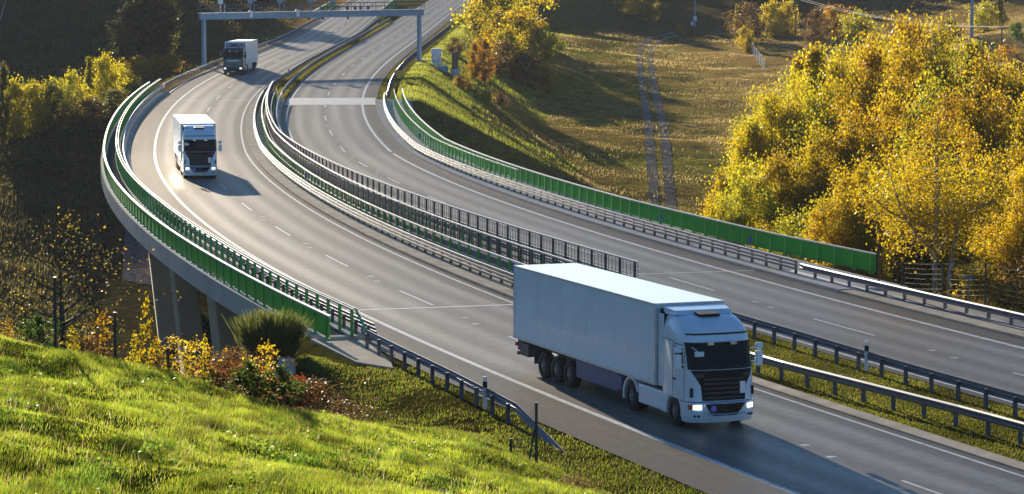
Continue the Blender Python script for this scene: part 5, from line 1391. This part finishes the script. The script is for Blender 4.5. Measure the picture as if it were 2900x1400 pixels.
# meadow tussocks
n = 420000; y = 205 + 360 * g.random(n) ** 1.1; x = g.uniform(-.03, .19, n) * y; xr, gr_ = gx(cR, y); k = (x - xr > np.where(y > 306, 7.5, 8.9)); x, y, xr = x[k], y[k], xr[k]
de = vnoise(x, y, 7, 51) + .7 * vnoise(x, y, 2.5, 52) + .4 * vnoise(x, y, 1.0, 53); k = g.random(len(x)) < np.clip(.42 + 1.2 * de, .08, 1); x, y, xr = x[k], y[k], xr[k]; n = len(x)
cc = pick([(.38, .29, .07), (.25, .23, .05), (.50, .38, .18), (.30, .17, .07), (.58, .46, .28)], [.3, .22, .2, .2, .08], n, g)
gs = (x - xr < 26 + 8 * vnoise(x, y, 12, 54)); cc[gs] = pick([(.32, .37, .03), (.22, .27, .03), (.40, .36, .07)], [.5, .3, .2], int(gs.sum()), g)
tone = np.clip(1 + 1.1 * vnoise(x, y, 16, 55), .45, 1.3)[:, None]
blades('meadow_grass', np.stack([x, y, tzn(x, y) - .05], 1), (.16 + .42 * np.clip(vnoise(x, y, 5, 56) + .2, 0, 1)), .030, cc * tone * .95, g)
n = 45000; y = g.uniform(304, 500, n); xr, gr_ = gx(cR, y); x = xr + g.uniform(7.6, 16, n)
cc = pick([(.28, .33, .03), (.20, .24, .03), (.36, .33, .07), (.24, .16, .05)], [.4, .3, .2, .1], n, g) * np.clip(.9 + 1.4 * vnoise(x, y, 5, 71), .4, 1.3)[:, None]
blades('slope_grass', np.stack([x, y, tzn(x, y) - .03], 1), .25, .04, cc, g)
# dull growth on the left valley side, its shade put into the colours
n = 90000; y = g.uniform(150, 520, n); x = g.uniform(-.19, 0, n) * y; xl, gl = gx(cL, y); k = (x - xl < -9.5); x, y = x[k], y[k]; n = len(x)
cc = 1.1 * pick([(.07, .07, .02), (.05, .05, .02), (.10, .09, .03), (.12, .08, .03)], [.3, .3, .2, .2], n, g)
blades('valley_scrub', np.stack([x, y, tzn(x, y) - .05], 1), .30 + .5 * np.clip(vnoise(x, y, 6, 61) + .2, 0, 1), .06, cc, g)

# ------------------------------------------------------------------ thin autumn haze
hz = MB().box((0, 560, 60), (1500, 1260, 150))
mh = bpy.data.materials.new('haze'); mh.use_nodes = True; nt = mh.node_tree; nt.nodes.clear()
ho = nt.nodes.new('ShaderNodeOutputMaterial'); hv = nt.nodes.new('ShaderNodeVolumePrincipled')
hv.inputs['Color'].default_value = (.85, .92, 1.0, 1); hv.inputs['Density'].default_value = 0.00006; hv.inputs['Anisotropy'].default_value = 0.0
nt.links.new(hv.outputs[0], ho.inputs['Volume'])
tag(hz.build('haze', mh), kind='stuff')

# dust hanging behind the wheels of the middle lorry
mb = MB(); g2 = bmesh.new(); bmesh.ops.create_icosphere(g2, subdivisions=3, radius=1)
mb.add([tuple(v.co) for v in g2.verts], [tuple(v.index for v in f_.verts) for f_ in g2.faces]); g2.free()
md = bpy.data.materials.new('dust'); md.use_nodes = True; nt = md.node_tree; nt.nodes.clear()
ho = nt.nodes.new('ShaderNodeOutputMaterial'); hv = nt.nodes.new('ShaderNodeVolumePrincipled'); tc = nt.nodes.new('ShaderNodeTexCoord')
nz = nt.nodes.new('ShaderNodeTexNoise'); nz.inputs['Scale'].default_value = 1.6; nz.inputs['Detail'].default_value = 4
ln = nt.nodes.new('ShaderNodeVectorMath'); ln.operation = 'LENGTH'; nt.links.new(tc.outputs['Object'], ln.inputs[0])
m1 = nt.nodes.new('ShaderNodeMapRange'); m1.inputs['From Min'].default_value = 1; m1.inputs['From Max'].default_value = 0.1; nt.links.new(ln.outputs['Value'], m1.inputs['Value'])
m2 = nt.nodes.new('ShaderNodeMapRange'); m2.inputs['From Min'].default_value = .4; m2.inputs['From Max'].default_value = .7; m2.inputs['To Max'].default_value = .03; nt.links.new(nz.outputs['Fac'], m2.inputs['Value']); nt.links.new(tc.outputs['Object'], nz.inputs['Vector'])
m3 = nt.nodes.new('ShaderNodeMath'); m3.operation = 'MULTIPLY'; nt.links.new(m1.outputs[0], m3.inputs[0]); nt.links.new(m2.outputs[0], m3.inputs[1]); nt.links.new(m3.outputs[0], hv.inputs['Density'])
hv.inputs['Color'].default_value = (1, .9, .72, 1); hv.inputs['Anisotropy'].default_value = .3; nt.links.new(hv.outputs[0], ho.inputs['Volume'])
pd = px(465, 520, 203); o = mb.build('dust_cloud', md, loc=(pd[0], 203, 1.25)); o.scale = (1.5, 3.0, 1.15); tag(o, kind='stuff')
